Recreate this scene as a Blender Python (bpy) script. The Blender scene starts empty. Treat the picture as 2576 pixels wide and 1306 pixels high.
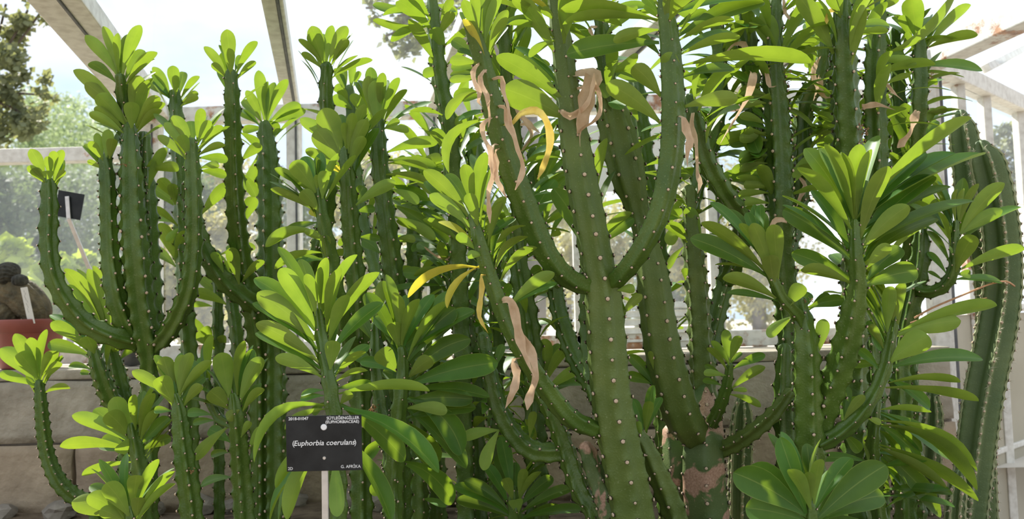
import bpy, bmesh, math, random
from mathutils import Vector, Matrix, noise

random.seed(11)
R = random.Random(5)
C = bpy.context.scene.collection
scn = bpy.context.scene

# ------------------------------------------------------------------ camera
F = 2200.0                                   # focal length in pixels of the 2576x1306 frame
PITCH, ROLL = math.radians(4.0), math.radians(1.5)
CAM = Vector((0, 0, 1.5))
FW = Vector((0, math.cos(PITCH), math.sin(PITCH)))
_r, _u = Vector((1, 0, 0)), Vector((0, -math.sin(PITCH), math.cos(PITCH)))
RT = _r * math.cos(ROLL) - _u * math.sin(ROLL)
UP = _u * math.cos(ROLL) + _r * math.sin(ROLL)
cd = bpy.data.cameras.new('camera'); cd.sensor_width = 36; cd.lens = F / 2576 * 36
cd.dof.use_dof = True; cd.dof.focus_distance = 1.6; cd.dof.aperture_fstop = 6.0
cd.clip_start = 0.02; cd.clip_end = 300
co = bpy.data.objects.new('camera', cd); C.objects.link(co)
M = Matrix((RT, UP, -FW)).transposed().to_4x4(); M.translation = CAM
co.matrix_world = M
scn.camera = co

def P(x, y, d):
    """point seen at pixel (x, y) at distance d in front of the camera"""
    return CAM + d * (FW + (x - 1288) / F * RT - (y - 653) / F * UP)
def PX(p):
    q = p - CAM; d = q.dot(FW)
    return 1288 + F * q.dot(RT) / d, 653 - F * q.dot(UP) / d, d

# ------------------------------------------------------------------ world, sun, exposure
scn.view_settings.view_transform = 'Standard'; scn.view_settings.look = 'None'
scn.view_settings.gamma = 1.0; scn.view_settings.exposure = 0.55
scn.view_settings.use_curve_mapping = False
w = bpy.data.worlds.new('sky'); scn.world = w; w.use_nodes = True
nt = w.node_tree; nt.nodes.clear()
tc = nt.nodes.new('ShaderNodeTexCoord'); nz = nt.nodes.new('ShaderNodeTexNoise')
nz.inputs['Scale'].default_value = 3.2; nz.inputs['Detail'].default_value = 6
mp = nt.nodes.new('ShaderNodeMapping'); mp.inputs['Scale'].default_value = (1, 1, 2.2)
cr = nt.nodes.new('ShaderNodeValToRGB')
cr.color_ramp.elements[0].position = .35; cr.color_ramp.elements[0].color = (.62, .78, 1.0, 1)
cr.color_ramp.elements[1].position = .62; cr.color_ramp.elements[1].color = (.98, 1.0, 1.0, 1)
bg = nt.nodes.new('ShaderNodeBackground'); bg.inputs['Strength'].default_value = .86
wo = nt.nodes.new('ShaderNodeOutputWorld')
nt.links.new(tc.outputs['Generated'], mp.inputs[0]); nt.links.new(mp.outputs[0], nz.inputs['Vector'])
nt.links.new(nz.outputs[0], cr.inputs[0]); nt.links.new(cr.outputs[0], bg.inputs[0]); nt.links.new(bg.outputs[0], wo.inputs[0])

sd = bpy.data.lights.new('sun_offscreen', 'SUN'); sd.energy = 8.0; sd.angle = math.radians(.6); sd.color = (1, .94, .82)
so = bpy.data.objects.new('sun_offscreen', sd); C.objects.link(so)
so.rotation_euler = Vector((.50, -.62, -.80)).to_track_quat('-Z', 'Y').to_euler()

# ------------------------------------------------------------------ materials
def mat(name):
    m = bpy.data.materials.new(name); m.use_nodes = True
    n = m.node_tree; n.nodes.clear()
    o = n.nodes.new('ShaderNodeOutputMaterial')
    return m, n, o
def N(n, t, **kw):
    x = n.nodes.new(t)
    for k, v in kw.items():
        if k.startswith('i_'): x.inputs[k[2:].replace('_', ' ')].default_value = v
        else: setattr(x, k, v)
    return x
def ramp(n, fac, stops):
    r = n.nodes.new('ShaderNodeValToRGB'); e = r.color_ramp.elements
    while len(e) < len(stops): e.new(.5)
    for q, (p, c) in zip(e, stops):
        q.position = p; q.color = (*c, 1)
    n.links.new(fac, r.inputs[0]); return r
def mix(n, fac, a, b, blend='MIX'):
    x = n.nodes.new('ShaderNodeMix'); x.data_type = 'RGBA'; x.blend_type = blend
    for s, v in ((0, fac), (6, a), (7, b)):
        if hasattr(v, 'node'): n.links.new(v, x.inputs[s])
        elif s == 0: x.inputs[0].default_value = v
        else: x.inputs[s].default_value = (*v, 1)
    return x.outputs[2]

def leaf_material(name, top, under, trans, mixf=.36):
    m, n, o = mat(name)
    oi = N(n, 'ShaderNodeObjectInfo'); geo = N(n, 'ShaderNodeNewGeometry'); uv = N(n, 'ShaderNodeUVMap')
    sep = N(n, 'ShaderNodeSeparateXYZ'); n.links.new(uv.outputs[0], sep.inputs[0])
    # |u| : 0 at the midrib, 1 at the margin
    ab = N(n, 'ShaderNodeMath', operation='ABSOLUTE'); n.links.new(sep.outputs[0], ab.inputs[0])
    col = mix(n, geo.outputs['Backfacing'], top, under)
    hs = N(n, 'ShaderNodeHueSaturation')
    mr = N(n, 'ShaderNodeMapRange', i_To_Min=.488, i_To_Max=.514); n.links.new(oi.outputs['Random'], mr.inputs[0])
    mv = N(n, 'ShaderNodeMath', operation='MULTIPLY_ADD'); n.links.new(oi.outputs['Random'], mv.inputs[0])
    mv.inputs[1].default_value = .45; mv.inputs[2].default_value = .78
    n.links.new(mr.outputs[0], hs.inputs['Hue']); n.links.new(mv.outputs[0], hs.inputs['Value']); n.links.new(col, hs.inputs['Color'])
    nz = N(n, 'ShaderNodeTexNoise', i_Scale=22.0, i_Detail=4.0)
    tcc = N(n, 'ShaderNodeTexCoord'); n.links.new(tcc.outputs['Object'], nz.inputs['Vector'])
    sh = ramp(n, nz.outputs[0], [(.3, (.82, .86, .8)), (.7, (1.12, 1.1, 1.05))])
    c2 = mix(n, 1.0, hs.outputs[0], sh.outputs[0], 'MULTIPLY')
    rib = ramp(n, ab.outputs[0], [(0.0, (.5, .5, .5)), (.03, (.25, .25, .25)), (.06, (0, 0, 0)), (.94, (0, 0, 0)), (1.0, (.6, .6, .6))])
    c3 = mix(n, rib.outputs[0], c2, (.30, .36, .085))
    bs = N(n, 'ShaderNodeBsdfPrincipled'); n.links.new(c3, bs.inputs['Base Color'])
    rg = N(n, 'ShaderNodeMapRange', i_To_Min=.44, i_To_Max=.62); n.links.new(geo.outputs['Backfacing'], rg.inputs[0]); n.links.new(rg.outputs[0], bs.inputs['Roughness'])
    bs.inputs['Specular IOR Level'].default_value = .32
    tr = N(n, 'ShaderNodeBsdfTranslucent'); t2 = mix(n, 1.0, sh.outputs[0], trans, 'MULTIPLY'); n.links.new(t2, tr.inputs[0])
    ms = N(n, 'ShaderNodeMixShader'); ms.inputs[0].default_value = mixf
    n.links.new(bs.outputs[0], ms.inputs[1]); n.links.new(tr.outputs[0], ms.inputs[2]); n.links.new(ms.outputs[0], o.inputs[0])
    return m
MT = {}
MT['leaf'] = leaf_material('leaf_green', (.060, .150, .018), (.205, .295, .055), (.40, .57, .034), .26)
MT['yleaf'] = leaf_material('leaf_yellowing', (.55, .50, .07), (.58, .52, .10), (.75, .62, .05))

def simple(name, colA, colB=None, scale=20, rough=.6, bump=0, bscale=60, spec=.4, metallic=0, detail=6, coords='Object'):
    m, n, o = mat(name)
    bs = N(n, 'ShaderNodeBsdfPrincipled', i_Roughness=rough, i_Metallic=metallic)
    bs.inputs['Specular IOR Level'].default_value = spec
    tcc = N(n, 'ShaderNodeTexCoord')
    if colB:
        nz = N(n, 'ShaderNodeTexNoise', i_Scale=scale, i_Detail=detail); n.links.new(tcc.outputs[coords], nz.inputs['Vector'])
        r = ramp(n, nz.outputs[0], [(.32, colA), (.68, colB)]); n.links.new(r.outputs[0], bs.inputs['Base Color'])
    else: bs.inputs['Base Color'].default_value = (*colA, 1)
    if bump:
        nb = N(n, 'ShaderNodeTexNoise', i_Scale=bscale, i_Detail=6.0); n.links.new(tcc.outputs[coords], nb.inputs['Vector'])
        b = N(n, 'ShaderNodeBump', i_Strength=bump, i_Distance=.01); n.links.new(nb.outputs[0], b.inputs['Height']); n.links.new(b.outputs[0], bs.inputs['Normal'])
    n.links.new(bs.outputs[0], o.inputs[0]); return m

def stem_material(name, a, b, cork=0.0, rough=.36):
    m, n, o = mat(name)
    bs = N(n, 'ShaderNodeBsdfPrincipled', i_Roughness=rough); bs.inputs['Specular IOR Level'].default_value = .45
    tcc = N(n, 'ShaderNodeTexCoord')
    nz = N(n, 'ShaderNodeTexNoise', i_Scale=14.0, i_Detail=5.0); n.links.new(tcc.outputs['Object'], nz.inputs['Vector'])
    r = ramp(n, nz.outputs[0], [(.3, a), (.7, b)])
    fine = N(n, 'ShaderNodeTexNoise', i_Scale=260.0, i_Detail=3.0); n.links.new(tcc.outputs['Object'], fine.inputs['Vector'])
    fr = ramp(n, fine.outputs[0], [(.62, (0, 0, 0)), (.74, (.35, .35, .35))])
    c = mix(n, fr.outputs[0], r.outputs[0], (.30, .36, .17))
    if cork:
        ck = N(n, 'ShaderNodeTexNoise', i_Scale=11.0, i_Detail=7.0, i_Distortion=.8); n.links.new(tcc.outputs['Object'], ck.inputs['Vector'])
        cm = ramp(n, ck.outputs[0], [(.60 - cork, (0, 0, 0)), (.63 - cork, (1, 1, 1))])
        cc = ramp(n, fine.outputs[0], [(.3, (.34, .19, .12)), (.7, (.52, .33, .23))])
        c = mix(n, cm.outputs[0], c, cc.outputs[0])
    n.links.new(c, bs.inputs['Base Color'])
    bp = N(n, 'ShaderNodeBump', i_Strength=.18, i_Distance=.004); n.links.new(fine.outputs[0], bp.inputs['Height']); n.links.new(bp.outputs[0], bs.inputs['Normal'])
    n.links.new(bs.outputs[0], o.inputs[0]); return m
MT['stem'] = stem_material('stem_green', (.050, .106, .012), (.092, .158, .020))
MT['trunk'] = stem_material('trunk_olive', (.076, .122, .018), (.122, .170, .030), rough=.5)
MT['cork'] = stem_material('trunk_corky', (.070, .125, .030), (.120, .165, .050), cork=.085, rough=.55)
MT['cereus'] = stem_material('cereus_skin', (.085, .135, .045), (.130, .180, .065), rough=.55)
MT['scar'] = simple('leaf_scar', (.50, .36, .24), (.70, .55, .40), 300, .8)
MT['spine'] = simple('spine', (.045, .028, .018), None, rough=.6)
MT['wspine'] = simple('pale_spine', (.55, .50, .38), None, rough=.6)
MT['woodrib'] = simple('rib_edge', (.24, .27, .13), (.32, .33, .18), 90, .7)  # felt on the rib crests, lightened with some of the sunlight there

def dry_material(name, a, b):
    m, n, o = mat(name)
    tcc = N(n, 'ShaderNodeTexCoord'); nz = N(n, 'ShaderNodeTexNoise', i_Scale=40.0, i_Detail=5.0); n.links.new(tcc.outputs['Object'], nz.inputs['Vector'])
    r = ramp(n, nz.outputs[0], [(.3, a), (.7, b)])
    d = N(n, 'ShaderNodeBsdfPrincipled', i_Roughness=.7); t = N(n, 'ShaderNodeBsdfTranslucent')
    n.links.new(r.outputs[0], d.inputs['Base Color']); n.links.new(r.outputs[0], t.inputs[0])
    bp = N(n, 'ShaderNodeBump', i_Strength=.5, i_Distance=.004); n.links.new(nz.outputs[0], bp.inputs['Height']); n.links.new(bp.outputs[0], d.inputs['Normal'])
    ms = N(n, 'ShaderNodeMixShader'); ms.inputs[0].default_value = .3
    n.links.new(d.outputs[0], ms.inputs[1]); n.links.new(t.outputs[0], ms.inputs[2]); n.links.new(ms.outputs[0], o.inputs[0]); return m
MT['dry'] = dry_material('dry_leaf', (.56, .36, .21), (.80, .59, .40))
MT['dryy'] = dry_material('yellow_dry_leaf', (.62, .42, .06), (.78, .62, .16))
MT['flower'] = dry_material('dried_flower', (.22, .10, .04), (.42, .24, .10))

def painted(name, rust):
    m, n, o = mat(name)
    tcc = N(n, 'ShaderNodeTexCoord')
    nz = N(n, 'ShaderNodeTexNoise', i_Scale=7.0, i_Detail=9.0, i_Roughness=.65); n.links.new(tcc.outputs['Object'], nz.inputs['Vector'])
    n2 = N(n, 'ShaderNodeTexNoise', i_Scale=40.0, i_Detail=5.0); n.links.new(tcc.outputs['Object'], n2.inputs['Vector'])
    base = ramp(n, n2.outputs[0], [(.3, (.55, .52, .46)), (.6, (.72, .70, .64))])
    rc = ramp(n, n2.outputs[0], [(.35, (.26, .11, .05)), (.65, (.52, .27, .14))])
    rm = ramp(n, nz.outputs[0], [(.66 - rust, (0, 0, 0)), (.72 - rust, (1, 1, 1))])
    c = mix(n, rm.outputs[0], base.outputs[0], rc.outputs[0])
    bs = N(n, 'ShaderNodeBsdfPrincipled', i_Roughness=.55); n.links.new(c, bs.inputs['Base Color'])
    bp = N(n, 'ShaderNodeBump', i_Strength=.25, i_Distance=.004); n.links.new(rm.outputs[0], bp.inputs['Height']); n.links.new(bp.outputs[0], bs.inputs['Normal'])
    n.links.new(bs.outputs[0], o.inputs[0]); return m
MT['paint'] = painted('white_painted_steel', .0)
MT['rusty'] = painted('rusty_painted_steel', .13)
MT['groove'] = simple('glazing_gasket', (.07, .075, .08), (.14, .14, .14), 30, .6)

def glass(name, dirt, tint=(.96, .98, 1.0), gloss=.035):
    m, n, o = mat(name)
    tr = N(n, 'ShaderNodeBsdfTransparent'); tr.inputs[0].default_value = (*tint, 1)
    gl = N(n, 'ShaderNodeBsdfGlossy', i_Roughness=.04)
    a = N(n, 'ShaderNodeMixShader'); a.inputs[0].default_value = gloss; n.links.new(tr.outputs[0], a.inputs[1]); n.links.new(gl.outputs[0], a.inputs[2])
    df = N(n, 'ShaderNodeBsdfDiffuse'); df.inputs[0].default_value = (.80, .80, .78, 1)
    tl = N(n, 'ShaderNodeBsdfTranslucent'); tl.inputs[0].default_value = (.80, .82, .82, 1)
    dd = N(n, 'ShaderNodeMixShader'); dd.inputs[0].default_value = .6; n.links.new(df.outputs[0], dd.inputs[1]); n.links.new(tl.outputs[0], dd.inputs[2])
    tcc = N(n, 'ShaderNodeTexCoord'); mpp = N(n, 'ShaderNodeMapping'); mpp.inputs['Scale'].default_value = (1, 1, .35)
    n.links.new(tcc.outputs['Object'], mpp.inputs[0])
    nz = N(n, 'ShaderNodeTexNoise', i_Scale=4.5, i_Detail=8.0, i_Roughness=.62); n.links.new(mpp.outputs[0], nz.inputs['Vector'])
    mr = N(n, 'ShaderNodeMapRange', i_From_Min=.3, i_From_Max=.75, i_To_Min=dirt * .45, i_To_Max=dirt * 1.7); n.links.new(nz.outputs[0], mr.inputs[0])
    b = N(n, 'ShaderNodeMixShader'); n.links.new(mr.outputs[0], b.inputs[0]); n.links.new(a.outputs[0], b.inputs[1]); n.links.new(dd.outputs[0], b.inputs[2])
    n.links.new(b.outputs[0], o.inputs[0]); return m
MT['glass'] = glass('dusty_glass', .05)
MT['roofglass'] = glass('roof_glass', .03, gloss=.02)
MT['cream'] = simple('limewashed_panel', (.33, .30, .22), (.44, .40, .31), 3, .7)
MT['concrete'] = simple('grey_concrete', (.22, .19, .14), (.42, .37, .29), 9, .9, .6, 45, detail=9)
MT['block'] = simple('brown_block', (.24, .18, .12), (.42, .33, .23), 7, .9, .6, 40, detail=9)
MT['stone'] = simple('stone', (.13, .11, .09), (.30, .26, .21), 8, .9, .7, 40)
MT['paving'] = simple('paved_floor', (.16, .12, .09), (.28, .22, .17), 2.5, .9, .3, 12)
MT['soil'] = simple('soil', (.07, .048, .03), (.19, .14, .09), 18, .95, 1.0, 50)
MT['path'] = simple('pale_ground', (.46, .41, .34), (.66, .61, .53), 1.2, .95, .3, 8)
MT['black'] = simple('sign_plate', (.012, .014, .016), (.028, .031, .033), 25, .3, spec=.22)
MT['white'] = simple('white_print', (.86, .86, .86), None, rough=.5)
MT['metal'] = simple('aluminium_stake', (.55, .54, .52), (.68, .67, .65), 60, .38, metallic=.75)
MT['pot'] = simple('brown_plastic_pot', (.20, .050, .038), (.27, .075, .055), 12, .45)
MT['cactus'] = simple('brown_cactus', (.055, .050, .030), (.16, .125, .065), 30, .8, .8, 80)
MT['cactusd'] = simple('dark_cactus', (.022, .022, .016), (.075, .070, .050), 60, .85, .8, 120)
MT['tagmat'] = simple('plant_tag_plastic', (.62, .60, .54), (.72, .70, .64), 20, .5)
MT['ink'] = simple('tag_pencil', (.30, .28, .26), None, rough=.8)
MT['paper'] = simple('paper_notice', (.80, .78, .72), None, rough=.8)
MT['rinkt'] = simple('notice_ink', (.26, .12, .07), None, rough=.8)
MT['twine'] = simple('garden_twine', (.50, .26, .13), (.62, .36, .20), 90, .9)
MT['bark'] = simple('bark', (.06, .05, .04), (.14, .11, .09), 10, .95, .6, 20)
def foliage(name, a, b, t):
    m, n, o = mat(name)
    g = N(n, 'ShaderNodeTexCoord'); nz = N(n, 'ShaderNodeTexNoise', i_Scale=2.2, i_Detail=8.0, i_Roughness=.7); n.links.new(g.outputs['Object'], nz.inputs['Vector'])
    r = ramp(n, nz.outputs[0], [(.35, a), (.65, b)])
    d = N(n, 'ShaderNodeBsdfPrincipled', i_Roughness=.55); n.links.new(r.outputs[0], d.inputs['Base Color'])
    tr = N(n, 'ShaderNodeBsdfTranslucent'); tr.inputs[0].default_value = (*t, 1)
    ms = N(n, 'ShaderNodeMixShader'); ms.inputs[0].default_value = .35
    n.links.new(d.outputs[0], ms.inputs[1]); n.links.new(tr.outputs[0], ms.inputs[2]); n.links.new(ms.outputs[0], o.inputs[0]); return m
MT['oak'] = foliage('oak_leaves', (.10, .13, .09), (.24, .26, .13), (.34, .36, .12))
MT['pine'] = foliage('pine_needles', (.16, .24, .15), (.28, .36, .20), (.36, .45, .20))  # needle greens lightened: the veiling haze is mixed into the colour
MT['dark'] = foliage('evergreen_leaves', (.040, .075, .035), (.13, .17, .07), (.17, .23, .07))
MT['lime'] = foliage('vine_leaves', (.20, .30, .05), (.38, .45, .08), (.55, .65, .06))
MT['scrub'] = foliage('autumn_scrub', (.22, .20, .07), (.42, .38, .15), (.46, .42, .12))

# ------------------------------------------------------------------ object helpers
def obj(name, me, parent=None, m=None, loc=None):
    o = bpy.data.objects.new(name, me); C.objects.link(o)
    if parent is not None: o.parent = parent
    if loc is not None: o.location = loc
    if m is not None and me is not None and not me.materials: me.materials.append(m)
    return o
def tag(o, label, cat, group=None, kind=None):
    o['label'] = label; o['category'] = cat
    if group: o['group'] = group
    if kind: o['kind'] = kind
    return o
def struct(o, label=None):
    o['kind'] = 'structure'
    if label: o['label'] = label
    return o
def mesh(name, v, f, smooth=True):
    me = bpy.data.meshes.new(name); me.from_pydata([tuple(q) for q in v], [], f)
    if smooth: me.polygons.foreach_set('use_smooth', [True] * len(me.polygons))
    me.update(); return me
def box_mesh(name, sx, sy, sz, bevel=.0):
    bm = bmesh.new(); bmesh.ops.create_cube(bm, size=1)
    for v in bm.verts: v.co = Vector((v.co.x * sx, v.co.y * sy, v.co.z * sz))
    if bevel: bmesh.ops.bevel(bm, geom=bm.edges[:], offset=bevel, segments=2, affect='EDGES', profile=.6)
    me = bpy.data.meshes.new(name); bm.to_mesh(me); bm.free(); return me
def beam(name, a, b, wx, wz, m, parent=None, bevel=.004, up=Vector((0, 0, 1))):
    """box from a to b; wx across, wz along 'up'"""
    a, b = Vector(a), Vector(b); L = (b - a).length; z = (b - a).normalized()
    x = up.cross(z)
    if x.length < 1e-4: x = Vector((1, 0, 0))
    x.normalize(); y = z.cross(x)
    me = box_mesh(name, wx, wz, L, bevel)
    mt = Matrix((x, y, z)).transposed().to_4x4(); me.transform(mt)
    return obj(name, me, parent, m, (a + b) / 2)
def pane(name, a, b, c, d, m, parent=None, th=.004):
    """thin sheet of glass with corners a b c d"""
    a, b, c, d = map(Vector, (a, b, c, d)); o = (a + b + c + d) / 4
    nn = (b - a).cross(d - a).normalized() * th / 2
    v = [q - o - nn for q in (a, b, c, d)] + [q - o + nn for q in (a, b, c, d)]
    f = [(3, 2, 1, 0), (4, 5, 6, 7), (0, 1, 5, 4), (1, 2, 6, 5), (2, 3, 7, 6), (3, 0, 4, 7)]
    return obj(name, mesh(name, v, f, False), parent, m, o)
def empty(name, loc):
    o = bpy.data.objects.new(name, None); o.empty_display_size = .05; o.location = loc; C.objects.link(o); return o
def text_mesh(s, size, align='LEFT', shear=0.0, bold=0.0):
    cu = bpy.data.curves.new('t', 'FONT'); cu.body = s; cu.size = size; cu.align_x = align; cu.align_y = 'CENTER'; cu.shear = shear
    cu.offset = bold; cu.extrude = .00015; cu.resolution_u = 3
    o = bpy.data.objects.new('t', cu); C.objects.link(o)
    dg = bpy.context.evaluated_depsgraph_get(); me = bpy.data.meshes.new_from_object(o.evaluated_get(dg))
    bpy.data.objects.remove(o); bpy.data.curves.remove(cu); return me
def catmull(pts, step):
    """pts: list of tuples (any dims) -> resampled list"""
    n = len(pts); out = []
    for i in range(n - 1):
        p0, p1, p2, p3 = pts[max(i - 1, 0)], pts[i], pts[i + 1], pts[min(i + 2, n - 1)]
        L = (Vector(p2[:3]) - Vector(p1[:3])).length; k = max(2, int(L / step))
        for j in range(k):
            t = j / k
            out.append(tuple(.5 * (2 * b + (c - a) * t + (2 * a - 5 * b + 4 * c - d) * t * t + (3 * b - a - 3 * c + d) * t ** 3) for a, b, c, d in zip(p0, p1, p2, p3)))
    out.append(tuple(pts[-1])); return out

# ------------------------------------------------------------------ setting
SOIL = .97
WALLTOP = 1.39
GY = 3.0                                    # glass wall
EAVE = P(740, 278, GY).z
def onwall(px, py, y=GY):
    """point of the plane Y = y seen at a pixel"""
    q = P(px, py, 1) - CAM; return CAM + q * (y / q.y)

g = 26; vs = []; fs = []
for j in range(g + 1):
    for i in range(g * 2 + 1):
        x = -2.2 + 3.38 * i / (2 * g); y = .75 + 1.95 * j / g
        vs.append((x, y, SOIL + .03 * noise.noise((x * 2.3, y * 2.3, 3)) + .012 * noise.noise((x * 11, y * 11, 1))))
for j in range(g):
    for i in range(2 * g):
        a = j * (2 * g + 1) + i; fs.append((a, a + 1, a + 2 * g + 2, a + 2 * g + 1))
struct(obj('floor', mesh('floor', vs, fs), None, MT['soil']), 'brown soil of the raised planting bed')
struct(obj('ground_outside', mesh('ground_outside', [(-60, 3.06, .95), (60, 3.06, .95), (60, 90, .95), (-60, 90, .95)], [(0, 1, 2, 3)], False), None, MT['path']), 'pale ground outside the greenhouse')

struct(obj('floor_path', mesh('floor_path', [(-60, -60, 0), (60, -60, 0), (60, 3.0, 0), (-60, 3.0, 0)], [(0, 1, 2, 3)], False), None, MT['paving']), 'brown paved floor in front of the raised bed')
bw = obj('wall_front', box_mesh('wall_front', 3.42, .12, SOIL + .02, .01), None, MT['concrete']); bw.location = (-.51, .74, (SOIL + .02) / 2); struct(bw, 'concrete kerb wall holding the raised bed')
# low masonry wall behind the bed: an upper concrete course over brown blocks
wall = struct(empty('wall_back', (0, 2.6, SOIL)), 'low concrete wall behind the plants')
XL, XR = -1.9, 1.29
core = obj('core', box_mesh('core', XR - XL, .36, WALLTOP - .75), wall, MT['stone']); core.location = ((XL + XR) / 2, .20, (WALLTOP + .75) / 2 - SOIL - .012)
def blocks(z0, z1, edges, m, name):
    for a, b in zip(edges[:-1], edges[1:]):
        bm = bmesh.new(); bmesh.ops.create_cube(bm, size=1)
        bmesh.ops.subdivide_edges(bm, edges=bm.edges[:], cuts=6, use_grid_fill=True)
        sx, sy, sz = b - a - .008, .055, z1 - z0 - .008; sd = R.random() * 50
        for v in bm.verts:
            p = Vector((v.co.x * sx, v.co.y * sy, v.co.z * sz))
            p += .006 * noise.noise_vector(p * 14 + Vector((sd, 0, 0)))
            v.co = p
        bmm = bpy.data.meshes.new(name); bm.to_mesh(bmm); bm.free()
        bmm.polygons.foreach_set('use_smooth', [True] * len(bmm.polygons))
        o = obj(name, bmm, wall, m); o.location = ((a + b) / 2, .028 + R.uniform(-.006, .006), (z0 + z1) / 2 - SOIL)
cap = obj('wall_cap', box_mesh('wall_cap', XR - XL, .385, .03, .006), wall, MT['concrete']); cap.location = ((XL + XR) / 2, .195, WALLTOP - .015 - SOIL)
zj = P(200, 1112, 2.6).z
blocks(zj, WALLTOP - .03, [XL, -1.02, -.35, .28, .80, XR], MT['concrete'], 'concrete_block')
blocks(zj - .21, zj, [XL, -1.30, -.72, -.1, .42, .95, XR], MT['block'], 'brown_block')
blocks(zj - .40, zj - .21, [XL, -1.05, -.45, .15, .7, XR], MT['block'], 'brown_block')

# glass house: back wall of posts, transoms and panes
gh = struct(empty('wall_glass', (0, GY, WALLTOP)), 'white rusty steel frame of the greenhouse back wall')
O = Vector((0, GY, WALLTOP))
def gbeam(name, a, b, wx, wz, m='paint', par=None, up=Vector((0, 1, 0))):
    par = par or gh
    return beam(name, Vector(a) - par.location, Vector(b) - par.location, wx, wz, MT[m], par, up=up)
xs = [onwall(px, 560).x for px in (380, 742, 1090, 1455, 1795, 2130)]
xe = XR + .04
ztr = onwall(110, 393).z
gbeam('eave_beam', (xs[0] - .04, GY, EAVE), (xe, GY, EAVE), .055, .06, 'rusty')
gbeam('transom', (-2.1, GY, ztr), (xs[0], GY, ztr), .05, .05, 'paint')
gbeam('bottom_rail', (-2.1, GY, WALLTOP + .03), (xe, GY, WALLTOP + .03), .055, .05, 'rusty')
for i, x in enumerate(xs):
    gbeam('post', (x, GY, WALLTOP), (x, GY, EAVE), .07 if i == 0 else .045, .05, 'rusty' if i == 0 else 'paint')
    gbeam('gasket', (x + .012, GY - .027, WALLTOP + .06), (x + .012, GY - .027, EAVE - .03), .006, .006, 'groove')
ed = [-2.1] + xs + [xe]
for i in range(len(ed) - 1):
    top = ztr if i == 0 else EAVE
    a, b = ed[i] + .02, ed[i + 1] - .02
    o = pane('glass_pane', (a, GY + .012, WALLTOP + .05), (b, GY + .012, WALLTOP + .05), (b, GY + .012, top - .02), (a, GY + .012, top - .02), MT['glass'])
    o.parent = gh; o.location -= O
# louvre vent low in one bay
lv = empty('louvre_vent', onwall(1625, 850) + Vector((0, -.01, 0)))
tag(lv, 'white louvre vent of horizontal slats low in the glass wall', 'vent')
la, lb = xs[3] + .04, xs[4] - .04
for k in range(5):
    z = onwall(1625, 852).z + .028 * k
    o = obj('slat', box_mesh('slat', lb - la, .004, .024, .001), lv, MT['paint']); o.location = ((la + lb) / 2 - lv.location.x, -.012, z - lv.location.z); o.rotation_euler = (math.radians(-28), 0, 0)
for x in (la, lb):
    o = obj('side_frame', box_mesh('side_frame', .014, .03, .16, .002), lv, MT['paint']); o.location = (x - lv.location.x, -.012, .055)

# flat roof: beams run back from over the viewer to the eave
VP = (P(839, 860, 1) - CAM).normalized()
roof = struct(empty('ceiling', (0, GY, EAVE)), 'glass roof on white steel beams')
def rbeam(px, py, length, wx, wz, m='paint', y=GY):
    e = onwall(px, py, y); a = e - VP * length
    gbeam('roof_beam', e, a, wx, wz, m, roof, up=Vector((0, 0, 1)))
    gbeam('gasket', e + Vector((.012, 0, -wz / 2 - .001)), a + Vector((.012, 0, -wz / 2 - .001)), .008, .005, 'groove', roof, up=Vector((0, 0, 1)))
    return e, a
be = []
for px, py, wx, wz in ((383, 285, .12, .05), (737, 278, .05, .045), (1088, 268, .05, .045), (1445, 258, .05, .045), (1800, 250, .05, .045)):
    be.append(rbeam(px, py, 2.6, wx, wz))
cor = P(2340, 150, 2.85)
e, a = cor.copy(), cor - VP * 2.2
gbeam('roof_beam', e, a, .075, .07, 'rusty', roof, up=Vector((0, 0, 1))); be.append((e, a))
for (e0, a0), (e1, a1) in zip(be[:-1], be[1:]):
    o = pane('roof_pane', e0 + Vector((0, 0, .03)), e1 + Vector((0, 0, .03)), a1 + Vector((0, 0, .03)), a0 + Vector((0, 0, .03)), MT['roofglass'])
    o.parent = roof; o.location -= roof.location

# right-hand wall running away to the right
rw = struct(empty('wall_right', (cor.x, cor.y, WALLTOP)), 'white framed glass side wall with limewashed lower panels')
A = Vector((1.345, 2.78, 0)); B = Vector((2.45, 3.84, 0)); dirw = (B - A).normalized()
def W(s, z): q = A + dirw * s; return Vector((q.x, q.y, z))
zt = cor.z - .01
gbeam('eave_beam', W(-.02, zt), W(1.5, zt), .06, .075, 'paint', rw)
gbeam('corner_post', W(0, 0), W(0, zt), .05, .05, 'paint', rw)
gbeam('gasket', W(.035, 0), W(.035, zt), .012, .03, 'groove', rw)
gbeam('post', W(.07, 0), W(.07, zt), .025, .04, 'paint', rw)
gbeam('gasket', W(.105, 0), W(.105, zt), .03, .02, 'groove', rw)
for s in (.30, .56, .95):
    gbeam('post', W(s, 0), W(s, zt), .03, .045, 'rusty' if s < .5 else 'paint', rw)
zr = 1.50
gbeam('mid_rail', W(.12, zr), W(1.5, zr), .03, .035, 'paint', rw)
gbeam('mid_rail', W(.12, 1.0), W(1.5, 1.0), .02, .02, 'paint', rw)
for s0, s1 in ((.13, .29), (.315, .545), (.575, .935), (.965, 1.5)):
    for z0, z1, mm, nm in ((zr + .02, zt - .03, 'glass', 'glass_pane'), (.02, zr - .02, 'cream', 'lower_panel')):
        o = pane(nm, W(s0, z0), W(s1, z0), W(s1, z1), W(s0, z1), MT[mm]); o.parent = rw; o.location -= rw.location
# sloping glazing bars and panes above the side wall
t0 = P(2600, 110, 4.0); t1 = P(2480, 172, 3.15)
gbeam('glazing_bar', t1, t0, .03, .03, 'paint', rw)
o = pane('glass_pane', W(0, zt + .04), W(1.5, zt + .04), W(1.5, zt + .04) + Vector((.5, .2, .55)), W(0, zt + .04) + Vector((.2, -.2, .55)), MT['glass']); o.parent = rw; o.location -= rw.location

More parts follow.
